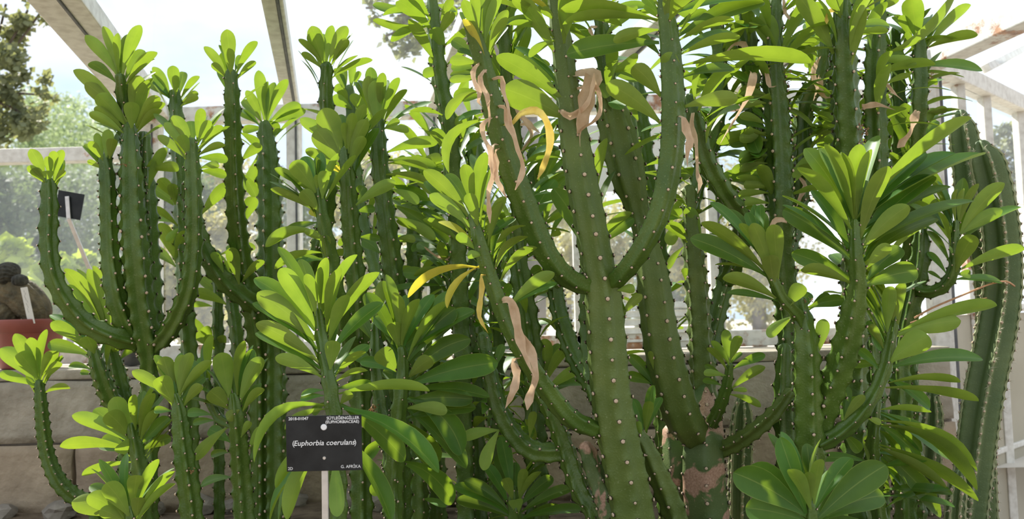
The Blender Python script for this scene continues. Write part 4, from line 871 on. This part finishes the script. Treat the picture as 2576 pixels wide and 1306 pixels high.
ribbon('U8', 'c', [(595, 440), (555, 520), (560, 600), (580, 660), (550, 760)], 34)
ribbon('U8', 'c', [(600, 580), (610, 690), (650, 730), (700, 720)], 40)
ribbon('U7', 'c', [(205, 530), (215, 600), (230, 650), (280, 640)], 34)
ribbon('U7', 'c', [(330, 0), (345, 100), (400, 150), (450, 118), (400, 60)], 24)
ribbon('U6', 'c', [(920, 800), (1020, 780), (1100, 800), (1170, 825)], 40)
ribbon('U6', 'c', [(1100, 630), (1150, 690), (1225, 755)], 24)
ribbon('U9', 'c', [(1330, 830), (1300, 900), (1270, 1000), (1180, 1105)], 60)
ribbon('U5', 'c', [(660, 90), (652, 180)], 30, 'dryy')
ribbon('D9', 'd', [(745, 870), (750, 960), (735, 1080), (730, 1180), (795, 1300)], 36, 'dryy')
ribbon('D9', 'd', [(920, 1050), (960, 1060), (990, 1130), (1010, 1230), (1030, 1330), (1060, 1440), (1110, 1560), (1140, 1630)], 66)
ribbon('D9', 'g', [(800, -60), (850, 20), (900, 150), (910, 280), (870, 400), (850, 510)], 66)
ribbon('D9', 'g', [(740, 140), (770, 220), (755, 340), (685, 500)], 56)
ribbon('X2', 'd', [(570, 757), (480, 740), (400, 720), (318, 655)], 34)
ribbon('U7', 'f', [(940, 460), (870, 455), (820, 520), (810, 600), (830, 665)], 36, d=1.8)
ribbon('U8', 'f', [(1040, 130), (1085, 200), (1050, 280), (1018, 365)], 34)
for k, t, x, y, r_ in (('U7', 'c', 410, 552, 14), ('U7', 'c', 370, 630, 14), ('U5', 'c', 960, 965, 16), ('U5', 'c', 1030, 985, 14), ('U5', 'c', 935, 1065, 11), ('U9', 'r', 515, 545, 12), ('U8', 'f', 1090, 330, 14), ('E1', 'f', 1155, 1005, 12)): flowers(k, t, x, y, r_)

# ------------------------------------------------------------------ turn aside the blades that would pass through a neighbour
from mathutils.bvhtree import BVHTree
def settle():
    def bb(v): return [min(p[i] for p in v) for i in range(3)] + [max(p[i] for p in v) for i in range(3)]
    def near(a, b): return all(a[i] <= b[i + 3] and b[i] <= a[i + 3] for i in range(3))
    st = []
    for key, S in STEM.items():
        v = [q.co + S.pl.location for q in S.o.data.vertices]; st.append((S, bb(v), BVHTree.FromPolygons(v, [tuple(p.vertices) for p in S.o.data.polygons])))
    lv = []
    for o, S, base, T in LEAVES:
        v = [q.co + base for q in o.data.vertices]; f = [tuple(p.vertices) for p in o.data.polygons]; lv.append([o, S, base, T, f, bb(v), BVHTree.FromPolygons(v, f)])
    cz = EAVE - .025; left = [0, 0]
    def cost(e, b, tr, cur):
        c = 0
        for S, sb, tt in st:
            if S is not e[1] and near(b, sb) and tr.overlap(tt): c += 10
            if c >= cur: return c
        for q in lv:
            if q[1].pl is not e[1].pl and near(b, q[5]) and tr.overlap(q[6]):
                c += 1
                if c >= cur: return c
        return c
    for e in lv:
        o, S, base, T, f = e[:5]; cur = cost(e, e[5], e[6], 99)
        if not cur: continue
        V = (CAM - base).normalized(); a1 = T.cross(V).normalized(); co = [q.co.copy() for q in o.data.vertices]; best = None
        for sc in (1, .85, .7):
            for an in (7, -7, 14, -14, 22, -22, 31, -31, 42, -42, 55, -55):
                for ax in (a1, V, Vector((0, 0, 1))):
                    if sc == 1 and ax is V and abs(an) > 31: continue
                    Rm = Matrix.Rotation(math.radians(an), 3, ax); w_ = [Rm @ (p * sc) for p in co]; v = [p + base for p in w_]; b = bb(v)
                    if b[5] > cz: continue
                    own = S.frames; mid = v[len(v) // 2 + 8]
                    if min((mid - fr[0]).length - fr[4] for fr in own[::4]) < .004: continue
                    tr = BVHTree.FromPolygons(v, f); c = cost(e, b, tr, cur)
                    if c < cur:
                        cur = c; best = (w_, b, tr)
                        if not c: break
                if not cur: break
            if not cur or (cur < 10 and best): break
        if best:
            for q, p in zip(o.data.vertices, best[0]): q.co = p
            o.data.update(); e[5], e[6] = best[1], best[2]
        left[0] += cur >= 10; left[1] += 0 < cur < 10
    print('SETTLE left', left)

# ------------------------------------------------------------------ column cactus
def column(pk, key, spec, ribs=6, needles=True, seed=1):
    S = stem(pk, key, spec, ribs, 'cereus', ground=True, amp=.58, cren=.05, sp=.024, scars=True, spines=False, scar_r=.0030, name='column', twist=.15, phase=.5)
    rr = random.Random(seed); v = []; f = []; o0 = S.pl.location; tot = S.frames[-1][5]
    rv = []; rf = []
    for j in range(ribs):
        th = 2 * math.pi * j / ribs; last = -1; k0 = None
        for (p, tn, X0, Y0, r, s) in S.frames:
            tw = th + S.ph + S.tw * s; rad = X0 * math.cos(tw) + Y0 * math.sin(tw); sd = tn.cross(rad)
            c = p + rad * S.prof(th, s, r) - o0
            n = int(s / S.sp)
            if n != last:
                last = n
                for q in range(5):
                    d = (rad * .8 + sd * rr.uniform(-1, 1) + tn * rr.uniform(-.8, .8)).normalized(); L = rr.uniform(.006, .016); b = len(v)
                    a1 = d.orthogonal().normalized() * .0005; a2 = d.cross(a1)
                    v += [c + a1, c - a1 * .5 + a2 * .87, c - a1 * .5 - a2 * .87, c + d * L]; f += [(b, b + 1, b + 3), (b + 1, b + 2, b + 3), (b + 2, b, b + 3)]
    for j in range(ribs):                                     # felted crest of each rib, its paleness partly painted sunlight
        th = 2 * math.pi * j / ribs; k0 = len(rv); cnt = 0
        for (p, tn, X0, Y0, r, s) in S.frames:
            tw = th + S.ph + S.tw * s; rad = X0 * math.cos(tw) + Y0 * math.sin(tw); sd = tn.cross(rad)
            c = p + rad * (S.prof(th, s, r) - .0006) - o0; hw = .0032 + .0014 * math.cos((s / S.sp + j * .382) * 2 * math.pi)
            rv += [c - sd * hw - rad * .003, c - sd * hw * .6 + rad * .0012, c + sd * hw * .6 + rad * .0012, c + sd * hw - rad * .003]
            if cnt:
                a = k0 + cnt * 4
                for q in range(3): rf.append((a - 4 + q, a - 3 + q, a + 1 + q, a + q))
            cnt += 1
    e_ = obj('rib_crest', mesh('rib_crest', rv, rf), S.o, MT['woodrib']); e_['label'] = 'felted crests along the ribs, partly sunlight in their pale colour'
    o = obj('spines', mesh('spines', v, f, False), S.o, MT['wspine']); o['kind'] = 'stuff'
plant('F', 'column_cactus', 'tall ribbed column cactus leaning beside the white side wall', 2440, 2.1, None, 'cactus')
column('F', 'F1', '2470 372 44 2.1; 2478 400 84 2.1; 2498 480 92 2.1; 2516 600 94 2.1; 2518 720 96 2.1; 2500 850 98 2.1; 2470 1000 98 2.1; 2446 1180 96 2.1; 2432 1300 96 2.1', 5, seed=3)
column('F', 'F2', '2416 292 36 2.25; 2420 330 70 2.25; 2432 420 78 2.25; 2445 520 80 2.25; 2474 640 70 2.26; 2486 800 66 2.28; 2465 1000 64 2.3', 5, seed=4)
plant('F3', 'column_cactus', 'short spiny dark column cactus at the foot of the tall one', 2400, 1.96, None, 'cactus')
column('F3', 'F3', '2412 1195 28 1.96; 2408 1230 46 1.96; 2402 1310 50 1.96', 6, seed=5)
plant('F4', 'column_cactus', 'dark spiny column cactus in shade under the hanging leaves', 2300, 2.3, None, 'cactus')
column('F4', 'F4', '2345 995 30 2.3; 2345 1050 52 2.3; 2338 1160 56 2.3; 2330 1300 58 2.3', 6, seed=6)
plant('F5', 'column_cactus', 'dark spiny column cactus in shade beside the corky trunk', 1850, 2.25, None, 'cactus')
column('F5', 'F5', '1868 1010 34 2.2; 1866 1060 56 2.2; 1862 1180 60 2.2; 1860 1310 60 2.2', 6, seed=7)
settle()
cu = [P(2300, 800, 2.0), P(2345, 775, 1.99), P(2440, 735, 1.97), P(2490, 715, 1.99), P(2530, 708, 2.02), P(2552, 720, 2.06)]
def tube(name, pts, r, m, parent=None, sides=6, origin=Vector((0, 0, 0)), caps=True):
    c = [Vector(q[:3]) for q in catmull([tuple(p) + (0,) for p in pts], .02)]; v = []; f = []
    for i, p in enumerate(c):
        tn = (c[min(i + 1, len(c) - 1)] - c[max(i - 1, 0)]).normalized(); x = tn.cross(Vector((.3, .9, .2))).normalized(); y = tn.cross(x)
        for a in range(sides): an = 2 * math.pi * a / sides; v.append(p + (x * math.cos(an) + y * math.sin(an)) * r - origin)
    for i in range(len(c) - 1):
        for a in range(sides): b = (a + 1) % sides; f.append((i * sides + a, i * sides + b, (i + 1) * sides + b, (i + 1) * sides + a))
    if caps: f.append(tuple(range(sides))); f.append(tuple((len(c) - 1) * sides + a for a in range(sides)))
    return obj(name, mesh(name, v, f), parent, m, origin if parent is None else None)
tw = empty('garden_twine', cu[0]); tag(tw, 'orange-brown twine strung from the slim euphorbia to the tall column cactus', 'twine')
tube('strand', cu, .0022, MT['twine'], tw, origin=cu[0])
tube('strand', [P(2290, 812, 2.0), P(2380, 785, 1.99), P(2440, 760, 2.03), P(2482, 750, 2.08)], .0016, MT['twine'], tw, origin=cu[0])

# ------------------------------------------------------------------ the name sign
def sign_frame(cx, cy, d, rot, tilt=0):
    x = RT * math.cos(rot) + UP * math.sin(rot); y = UP * math.cos(rot) - RT * math.sin(rot)
    y = (y * math.cos(tilt) + FW * math.sin(tilt)).normalized(); z = x.cross(y)
    mt = Matrix((x, y, z)).transposed().to_4x4(); mt.translation = P(cx, cy, d); return mt
D0 = 1.33; u = D0 / F
sg = empty('name_sign', P(815, 1115, D0)); tag(sg, 'black plant name sign with white lettering on a metal stake', 'sign')
sg.matrix_world = sign_frame(815.5, 1115, D0, math.radians(1.3))
pw, ph_ = 190 * u, 139 * u
o = obj('plate', box_mesh('plate', pw, ph_, .003, .0006), sg, MT['black'])
def put(s, x, y, size, al='LEFT', shear=0, bold=0.0):
    t = obj('lettering', text_mesh(s, size * u, al, shear, bold), sg, MT['white']); t.location = (x * u, y * u, .0018); return t
put('2018-01047', -88, 63, 10.4, bold=.00008); put('S\u00dcTLE\u011eENG\u0130LLER', 90, 62.5, 10.2, 'RIGHT', bold=.00008); put('(EUPHORBIACEAE)', 90, 53, 10.2, 'RIGHT', bold=.00008)
put('(', -80, 1, 19); put('Euphorbia coerulans', 0.5, 1, 18.6, 'CENTER', .22, .00008); put(')', 76, 1, 19)
put('2D', -92, -62, 10.2); put('G. AFR\u0130KA', 91, -60, 10.6, 'RIGHT')
def disc(name, r, x, y, z, m, h=.0012):
    bm = bmesh.new(); bmesh.ops.create_cone(bm, cap_ends=True, segments=20, radius1=r, radius2=r * .8, depth=h); mm = bpy.data.meshes.new(name); bm.to_mesh(mm); bm.free()
    q = obj(name, mm, sg, m); q.location = (x, y, z); return q
disc('rivet', 8.3 * u, .5 * u, 40.5 * u, .0018, MT['white']); disc('rivet', 4.6 * u, 0, -37 * u, .0018, MT['metal'])
v = Vector((0, 0, -.006)); b = sg.matrix_world
st0 = b @ Vector((0, 60 * u, -.007)); st1 = P(818, 1320, D0 + .006); st2 = Vector((st1.x, st1.y, SOIL - .02))
stk = beam('stake', (0, 0, 0), st2 - st0, 17 * u, .006, MT['metal'], None, .0015, up=FW)
stk.parent = sg; stk.matrix_parent_inverse = b.inverted(); stk.location = (st0 + st2) / 2

# back of a second sign, far left
d2 = 2.66; u2 = d2 / F
bs = empty('name_sign', P(170, 516, d2)); tag(bs, 'tilted black sign seen from behind on a pale stake, behind the upswept arm', 'sign')
bs.matrix_world = sign_frame(175, 516, d2, math.radians(-10))
o = obj('plate', box_mesh('plate', 66 * u2, 66 * u2, .003, .0006), bs, MT['black'])
b = bs.matrix_world
p0, p1, p2, p3 = P(169, 494, d2 - .008), P(173, 550, d2 - .008), P(222, 670, d2 + .02), P(318, 850, d2 + .06)
for a_, b_ in ((p0, p1), (p1, p2), (p2, p3)):
    q = beam('stake', (0, 0, 0), b_ - a_, 10 * u2, .005, MT['metal'], None, .001, up=FW); q.parent = bs; q.matrix_parent_inverse = b.inverted(); q.location = (a_ + b_) / 2

# ------------------------------------------------------------------ potted cactus on the wall
def lathe(name, prof, seg=40, flute=0):
    v = []; f = []
    for i, (r, z) in enumerate(prof):
        for a in range(seg):
            an = 2 * math.pi * a / seg; rr = r * (1 + (flute * .012 * (1 if a % 4 < 2 else 0)))
            v.append((rr * math.cos(an), rr * math.sin(an), z))
    for i in range(len(prof) - 1):
        for a in range(seg): b = (a + 1) % seg; f.append((i * seg + a, i * seg + b, (i + 1) * seg + b, (i + 1) * seg + a))
    return mesh(name, v, f)
PD = 2.74; up_ = PD / F
pb = P(72, 930, PD); pb.z = WALLTOP
pot = empty('potted_cactus', pb); tag(pot, 'brown plastic pot holding a crested cactus, standing on the concrete wall', 'potted cactus')
h = P(72, 804, PD).z - WALLTOP; rt, rb = 85 * up_, 62 * up_
prof = [(0, .002), (rb, .002), (rb + .002, .006), (rt * .93, h * .72), (rt * .94, h * .73), (rt * .985, h * .74), (rt, h * .97), (rt, h), (rt * .95, h), (rt * .93, h * .9), (0, h * .88)]
body = obj('pot', lathe('pot', prof[:9] + [(rt * .93, h * .86)]), pot, MT['pot'])
for p_ in body.data.polygons: p_.use_smooth = True
obj('pot_soil', lathe('pot_soil', [(rt * .935, h * .9), (rt * .5, h * .92), (.001, h * .93)]), pot, MT['soil'])
def blob(name, pts, ribs, m, parent, origin):
    """ribbed cactus body along a spine of (point, radius)"""
    c = catmull([tuple(p) + (r,) for p, r in pts], .006); v = []; f = []; k = ribs * 4; X = None
    for i, q in enumerate(c):
        p = Vector(q[:3]); tn = (Vector(c[min(i + 1, len(c) - 1)][:3]) - Vector(c[max(i - 1, 0)][:3])).normalized()
        X = tn.cross(Vector((0, 1, .1))).normalized() if X is None else (X - tn * X.dot(tn)).normalized(); Y = tn.cross(X)
        for a in range(k):
            an = 2 * math.pi * a / k; r = q[3] * (1 - .10 * (.5 - .5 * math.cos(ribs * an))) * (1 + .03 * noise.noise(p * 90))
            v.append(p + (X * math.cos(an) + Y * math.sin(an)) * r - origin)
    for i in range(len(c) - 1):
        for a in range(k): b = (a + 1) % k; f.append((i * k + a, i * k + b, (i + 1) * k + b, (i + 1) * k + a))
    f.append(tuple(range(k))); f.append(tuple((len(c) - 1) * k + a for a in range(k)))
    return obj(name, mesh(name, v, f), parent, m)
q = PD
blob('cactus_stem', [(P(95, 815, q), 26 * up_), (P(88, 780, q), 40 * up_), (P(55, 745, q), 44 * up_), (P(20, 725, q), 40 * up_), (P(0, 700, q), 30 * up_)], 14, MT['cactus'], pot, pb)
blob('cactus_stem', [(P(-10, 805, q), 30 * up_), (P(15, 790, q), 36 * up_), (P(30, 775, q), 30 * up_), (P(40, 768, q), 12 * up_)], 12, MT['cactus'], pot, pb)
blob('cactus_head', [(P(-12, 700, q - .03), 10 * up_), (P(2, 694, q - .03), 26 * up_), (P(22, 686, q - .03), 27 * up_), (P(38, 690, q - .03), 22 * up_), (P(46, 694, q - .03), 8 * up_)], 16, MT['cactusd'], pot, pb)
blob('cactus_head', [(P(50, 720, q - .07), 5 * up_), (P(50, 716, q - .07), 16 * up_), (P(50, 706, q - .07), 19 * up_), (P(50, 696, q - .07), 16 * up_), (P(50, 690, q - .07), 4 * up_)], 12, MT['cactusd'], pot, pb)
tg = beam('plant_tag', P(60, 723, q - .085) - pb, P(80, 815, q - .075) - pb, 17 * up_, .0012, MT['tagmat'], pot, .0003, up=FW); tg['label'] = 'white plastic plant tag with faint pencil marks'
rr = random.Random(3)
v = []; f = []
tax = (P(80, 815, q - .075) - P(60, 723, q - .085)).normalized(); tsx = tax.cross(FW).normalized(); tn_ = tsx.cross(tax)
if tn_.dot(FW) > 0: tn_ = -tn_
for k_ in range(9):
    c = P(60, 723, q - .085) + tax * (.012 + .008 * k_) + tsx * rr.uniform(-.003, .003) + tn_ * .0009 - pb; l = rr.uniform(.002, .0045); b0 = len(v); dd = (tsx * rr.uniform(-.4, .4) + tax).normalized() * l; ww = tsx * .0005
    v += [c - dd - ww, c - dd + ww, c + dd + ww, c + dd - ww]; f.append((b0, b0 + 1, b0 + 2, b0 + 3))
obj('pencil_marks', mesh('pencil_marks', v, f, False), pot, MT['ink'])
# a dark pot next along the wall, mostly behind stems
pb2 = P(332, 920, 2.72); pb2.z = WALLTOP
p2 = empty('plant_pot', pb2); tag(p2, 'small dark grey plant pot on the wall behind the candelabra euphorbia', 'pot')
u3 = 2.72 / F; obj('pot_body', lathe('pot_body', [(0, .002), (24 * u3, .002), (34 * u3, 88 * u3), (36 * u3, 88 * u3), (36 * u3, 96 * u3), (32 * u3, 96 * u3), (32 * u3, 84 * u3)], 28), p2, MT['groove'])
obj('pot_soil', lathe('pot_soil', [(32.5 * u3, 86 * u3), (.001, 88 * u3)], 28), p2, MT['soil'])

# paper notice on the glass
nb = onwall(1570, 400) + Vector((0, -.02, 0)); un = GY / F
nt_ = empty('paper_notice', nb); tag(nt_, 'white paper notice with brown capital letters fixed to the glass wall', 'notice')
o = obj('sheet', box_mesh('sheet', 250 * un, .002, 170 * un), nt_, MT['paper'])
for s, x, z in (('L\u00dcTFEN', -65, 50), ('\u0130\u00c7', -63, 28), ('A', -61, 8), ('A\u00c7', 68, 50), ('IY', 62, 28)):
    t = obj('lettering', text_mesh(s, 17 * un, 'LEFT'), nt_, MT['rinkt']); t.rotation_euler = (math.pi / 2, 0, 0); t.location = (x * un, -.0015, z * un)

# ------------------------------------------------------------------ stones at the foot of the wall
def rock(px, py, d, size, seed):
    bm = bmesh.new(); bmesh.ops.create_icosphere(bm, subdivisions=2, radius=1)
    for v in bm.verts:
        n = noise.noise_vector(v.co * 1.3 + Vector((seed * 7.1, 0, 0))) * .35 + noise.noise_vector(v.co * 3.1 + Vector((seed, 5, 0))) * .12
        v.co = Vector(((v.co.x + n.x) * size, (v.co.y + n.y) * size * .8, (v.co.z + n.z) * size * .68))
    me = bpy.data.meshes.new('stone'); bm.to_mesh(me); bm.free()
    p = P(px, py, d); p.z = max(SOIL + size * .3, p.z) if False else SOIL + size * .45
    o = obj('stone', me, None, MT['stone'], p); tag(o, 'rough grey-brown stone on the soil at the foot of the wall', 'stone', 'stones along the wall foot'); return o
rr = random.Random(9)
for k_ in range(19):
    rock(10 + k_ * 120 + rr.uniform(-30, 30), 1280, 2.515 + rr.uniform(-.015, .015), rr.uniform(.035, .055), k_ + 1)

# ------------------------------------------------------------------ trees and shrubs beyond the glass
def tree(name, label, cat, mats, blobs, n, leaf, trunk=None, group=None, seed=1, asp=.45, tr=.07):
    rr = random.Random(seed); g_ = lambda k: max(-k, min(k, rr.gauss(0, 1))); c0 = blobs[0][0]; base = Vector((c0.x, c0.y, .95))
    if trunk: base = Vector((trunk[0].x, trunk[0].y, .95))
    e = empty(name, base); tag(e, label, cat, group)
    v = []; f = []
    tot = sum(b[1] ** 2 for b in blobs)
    for c, r, *sc in blobs:
        sx, sz = (sc + [1, 1])[:2] if sc else (1, 1)
        cl = [Vector((g_(1.4) * .5 * sx, g_(1.4) * .5, g_(1.4) * .5 * sz)) * r for _ in range(max(3, int(n / 60 * r * r / tot)))]
        for q in range(int(n * r * r / tot)):
            p = c + rr.choice(cl) + Vector((g_(1.9), g_(1.9), g_(1.9))) * r * .15
            if p.z < .97 or p.y < 3.3: continue
            a = Vector((rr.gauss(0, 1), rr.gauss(0, 1), rr.gauss(0, 1))).normalized(); b = a.orthogonal().normalized(); l = leaf * rr.uniform(.6, 1.3); k = len(v); p = p - base
            v += [p, p + a * l * .35 + b * l * asp, p + a * l, p + a * l * .35 - b * l * asp]; f.append((k, k + 1, k + 2, k + 3))
    o = obj('foliage', mesh('foliage', v, f, False), e, MT[mats]); o['kind'] = 'stuff'
    if trunk:
        tube('trunk', [p_ - Vector((0, 0, 0)) for p_ in trunk], tr, MT['bark'], e, 8, base)
        for c, r, *sc in blobs:
            tube('branch', [trunk[-1], (trunk[-1] + c) / 2 + Vector((.05, 0, .03)), c], .007, MT['bark'], e, 5, base)
d = 5.2
tree('oak_tree', 'oak tree with small lobed leaves against the bright sky beside the roof edge', 'tree', 'oak',
     [(P(15, 10, d), .20), (P(70, 25, d), .17), (P(0, 110, d), .20), (P(35, 200, d), .20), (P(75, 190, d), .12), (P(15, 270, d), .22), (P(60, 290, d), .18), (P(0, 350, d), .20), (P(110, 240, d), .08), (P(-120, 150, d), .4), (P(120, 5, d), .08)],
     3400, .040, [Vector((P(-130, 800, d).x, P(-130, 800, d).y, .95)), P(-120, 500, d), P(-90, 260, d)], seed=2)
d = 4.6
tree('oak_tree', 'oak branch hanging over the glass roof between the white beams', 'tree', 'oak',
     [(P(1000, 40, d), .17, 1.5, .7), (P(920, 20, d), .12), (P(1060, 70, d), .16), (P(970, 90, d), .09), (P(1030, 120, d), .10), (P(1130, 60, d), .2), (P(1150, -40, d), .3)],
     1100, .042, [Vector((P(1330, 500, d).x, P(1330, 500, d).y, .95)), P(1320, 300, d), P(1200, 30, d)], seed=4)
for k_, (x, y, r_, d) in enumerate(((80, 330, .80, 13.5), (180, 325, .74, 16.5), (275, 370, .76, 19.5))):
    tree('pine_tree', 'blue-green pine tree beyond the glass, next to the oak', 'tree', 'pine', [(P(x, y, d), r_), (P(x + 10, y + 70, d), r_ * 1.2), (P(x - 10, y - 40, d), r_ * .5)], 5000, .07,
         [Vector((P(x, 500, d).x, P(x, 500, d).y, .95)), P(x, 500, d)], 'pines beyond the glass', 20 + k_, .25)
for k_, x in enumerate((-60, 90, 240, 400, 560, 740, 940, 1160, 1420, 1680, 1900)):
    dk = x < 480 or k_ % 2; d = (6.5, 8.8, 11.1)[k_ % 3]; e_ = d / 8
    tree('evergreen_tree' if dk else 'olive_tree', 'dense dark evergreen tree beyond the glass wall' if dk else 'straw-olive tree with dry foliage among the dark evergreens', 'tree', 'dark' if dk else 'scrub',
         [(P(x, 520, d), .46 * e_), (P(x + 30, 610, d), .44 * e_), (P(x - 30, 690, d), .42 * e_), (P(x, 450 + 25 * (k_ % 3), d), .28 * e_), (P(x, 760, d), .3 * e_)], 9000, .045,
         [Vector((P(x, 600, d).x, P(x, 600, d).y, .95)), P(x, 600, d)], 'dark evergreens beyond the glass' if dk else 'dry olive trees beyond the glass', 40 + k_)
for k_, (x, y, r_, d) in enumerate(((20, 660, .15, 5.25), (80, 690, .17, 4.3), (150, 720, .14, 3.9), (205, 690, .1, 4.75), (-25, 740, .13, 3.52))):
    tree('vine_shrub', 'yellow-green leafy vine shrub just outside the glass behind the brown pot', 'shrub', 'lime', [(P(x, y, d), r_), (P(x, y + 60, d), r_)], 420, .055, [Vector((P(x, y, d).x, P(x, y, d).y, .95)), P(x, y + 70, d)], 'vine shrubs outside', 60 + k_, .6, .012)
for k_, (x, y, r_, d) in enumerate(((545, 620, .22, 5.3), (480, 690, .2, 4.4), (655, 690, .16, 3.8), (1000, 700, .24, 4.9), (1500, 600, .24, 5.4), (1740, 560, .22, 4.6))):
    tree('scrub_bush', 'dry olive and straw coloured bush outside the glass', 'shrub', 'scrub', [(P(x, y, d), r_), (P(x, y + 80, d), r_)], 3200, .04, [Vector((P(x, y, d).x, P(x, y, d).y, .95)), P(x, y + 90, d)], 'dry bushes outside', 80 + k_, tr=.02)
tree('oak_tree', 'small oak seen through the side wall panes behind the column cactus', 'tree', 'oak', [(P(2495, 370, 6), .16), (P(2540, 350, 6), .14), (P(2520, 450, 6), .16), (P(2600, 420, 6), .2)], 1400, .045,
     [Vector((P(2600, 600, 6).x, P(2600, 600, 6).y, 0.95)), P(2600, 600, 6), P(2570, 450, 6)], seed=99)
print('LEAF WARN', len(WARN), WARN[:60])
print('OBJECTS', len(bpy.data.objects))
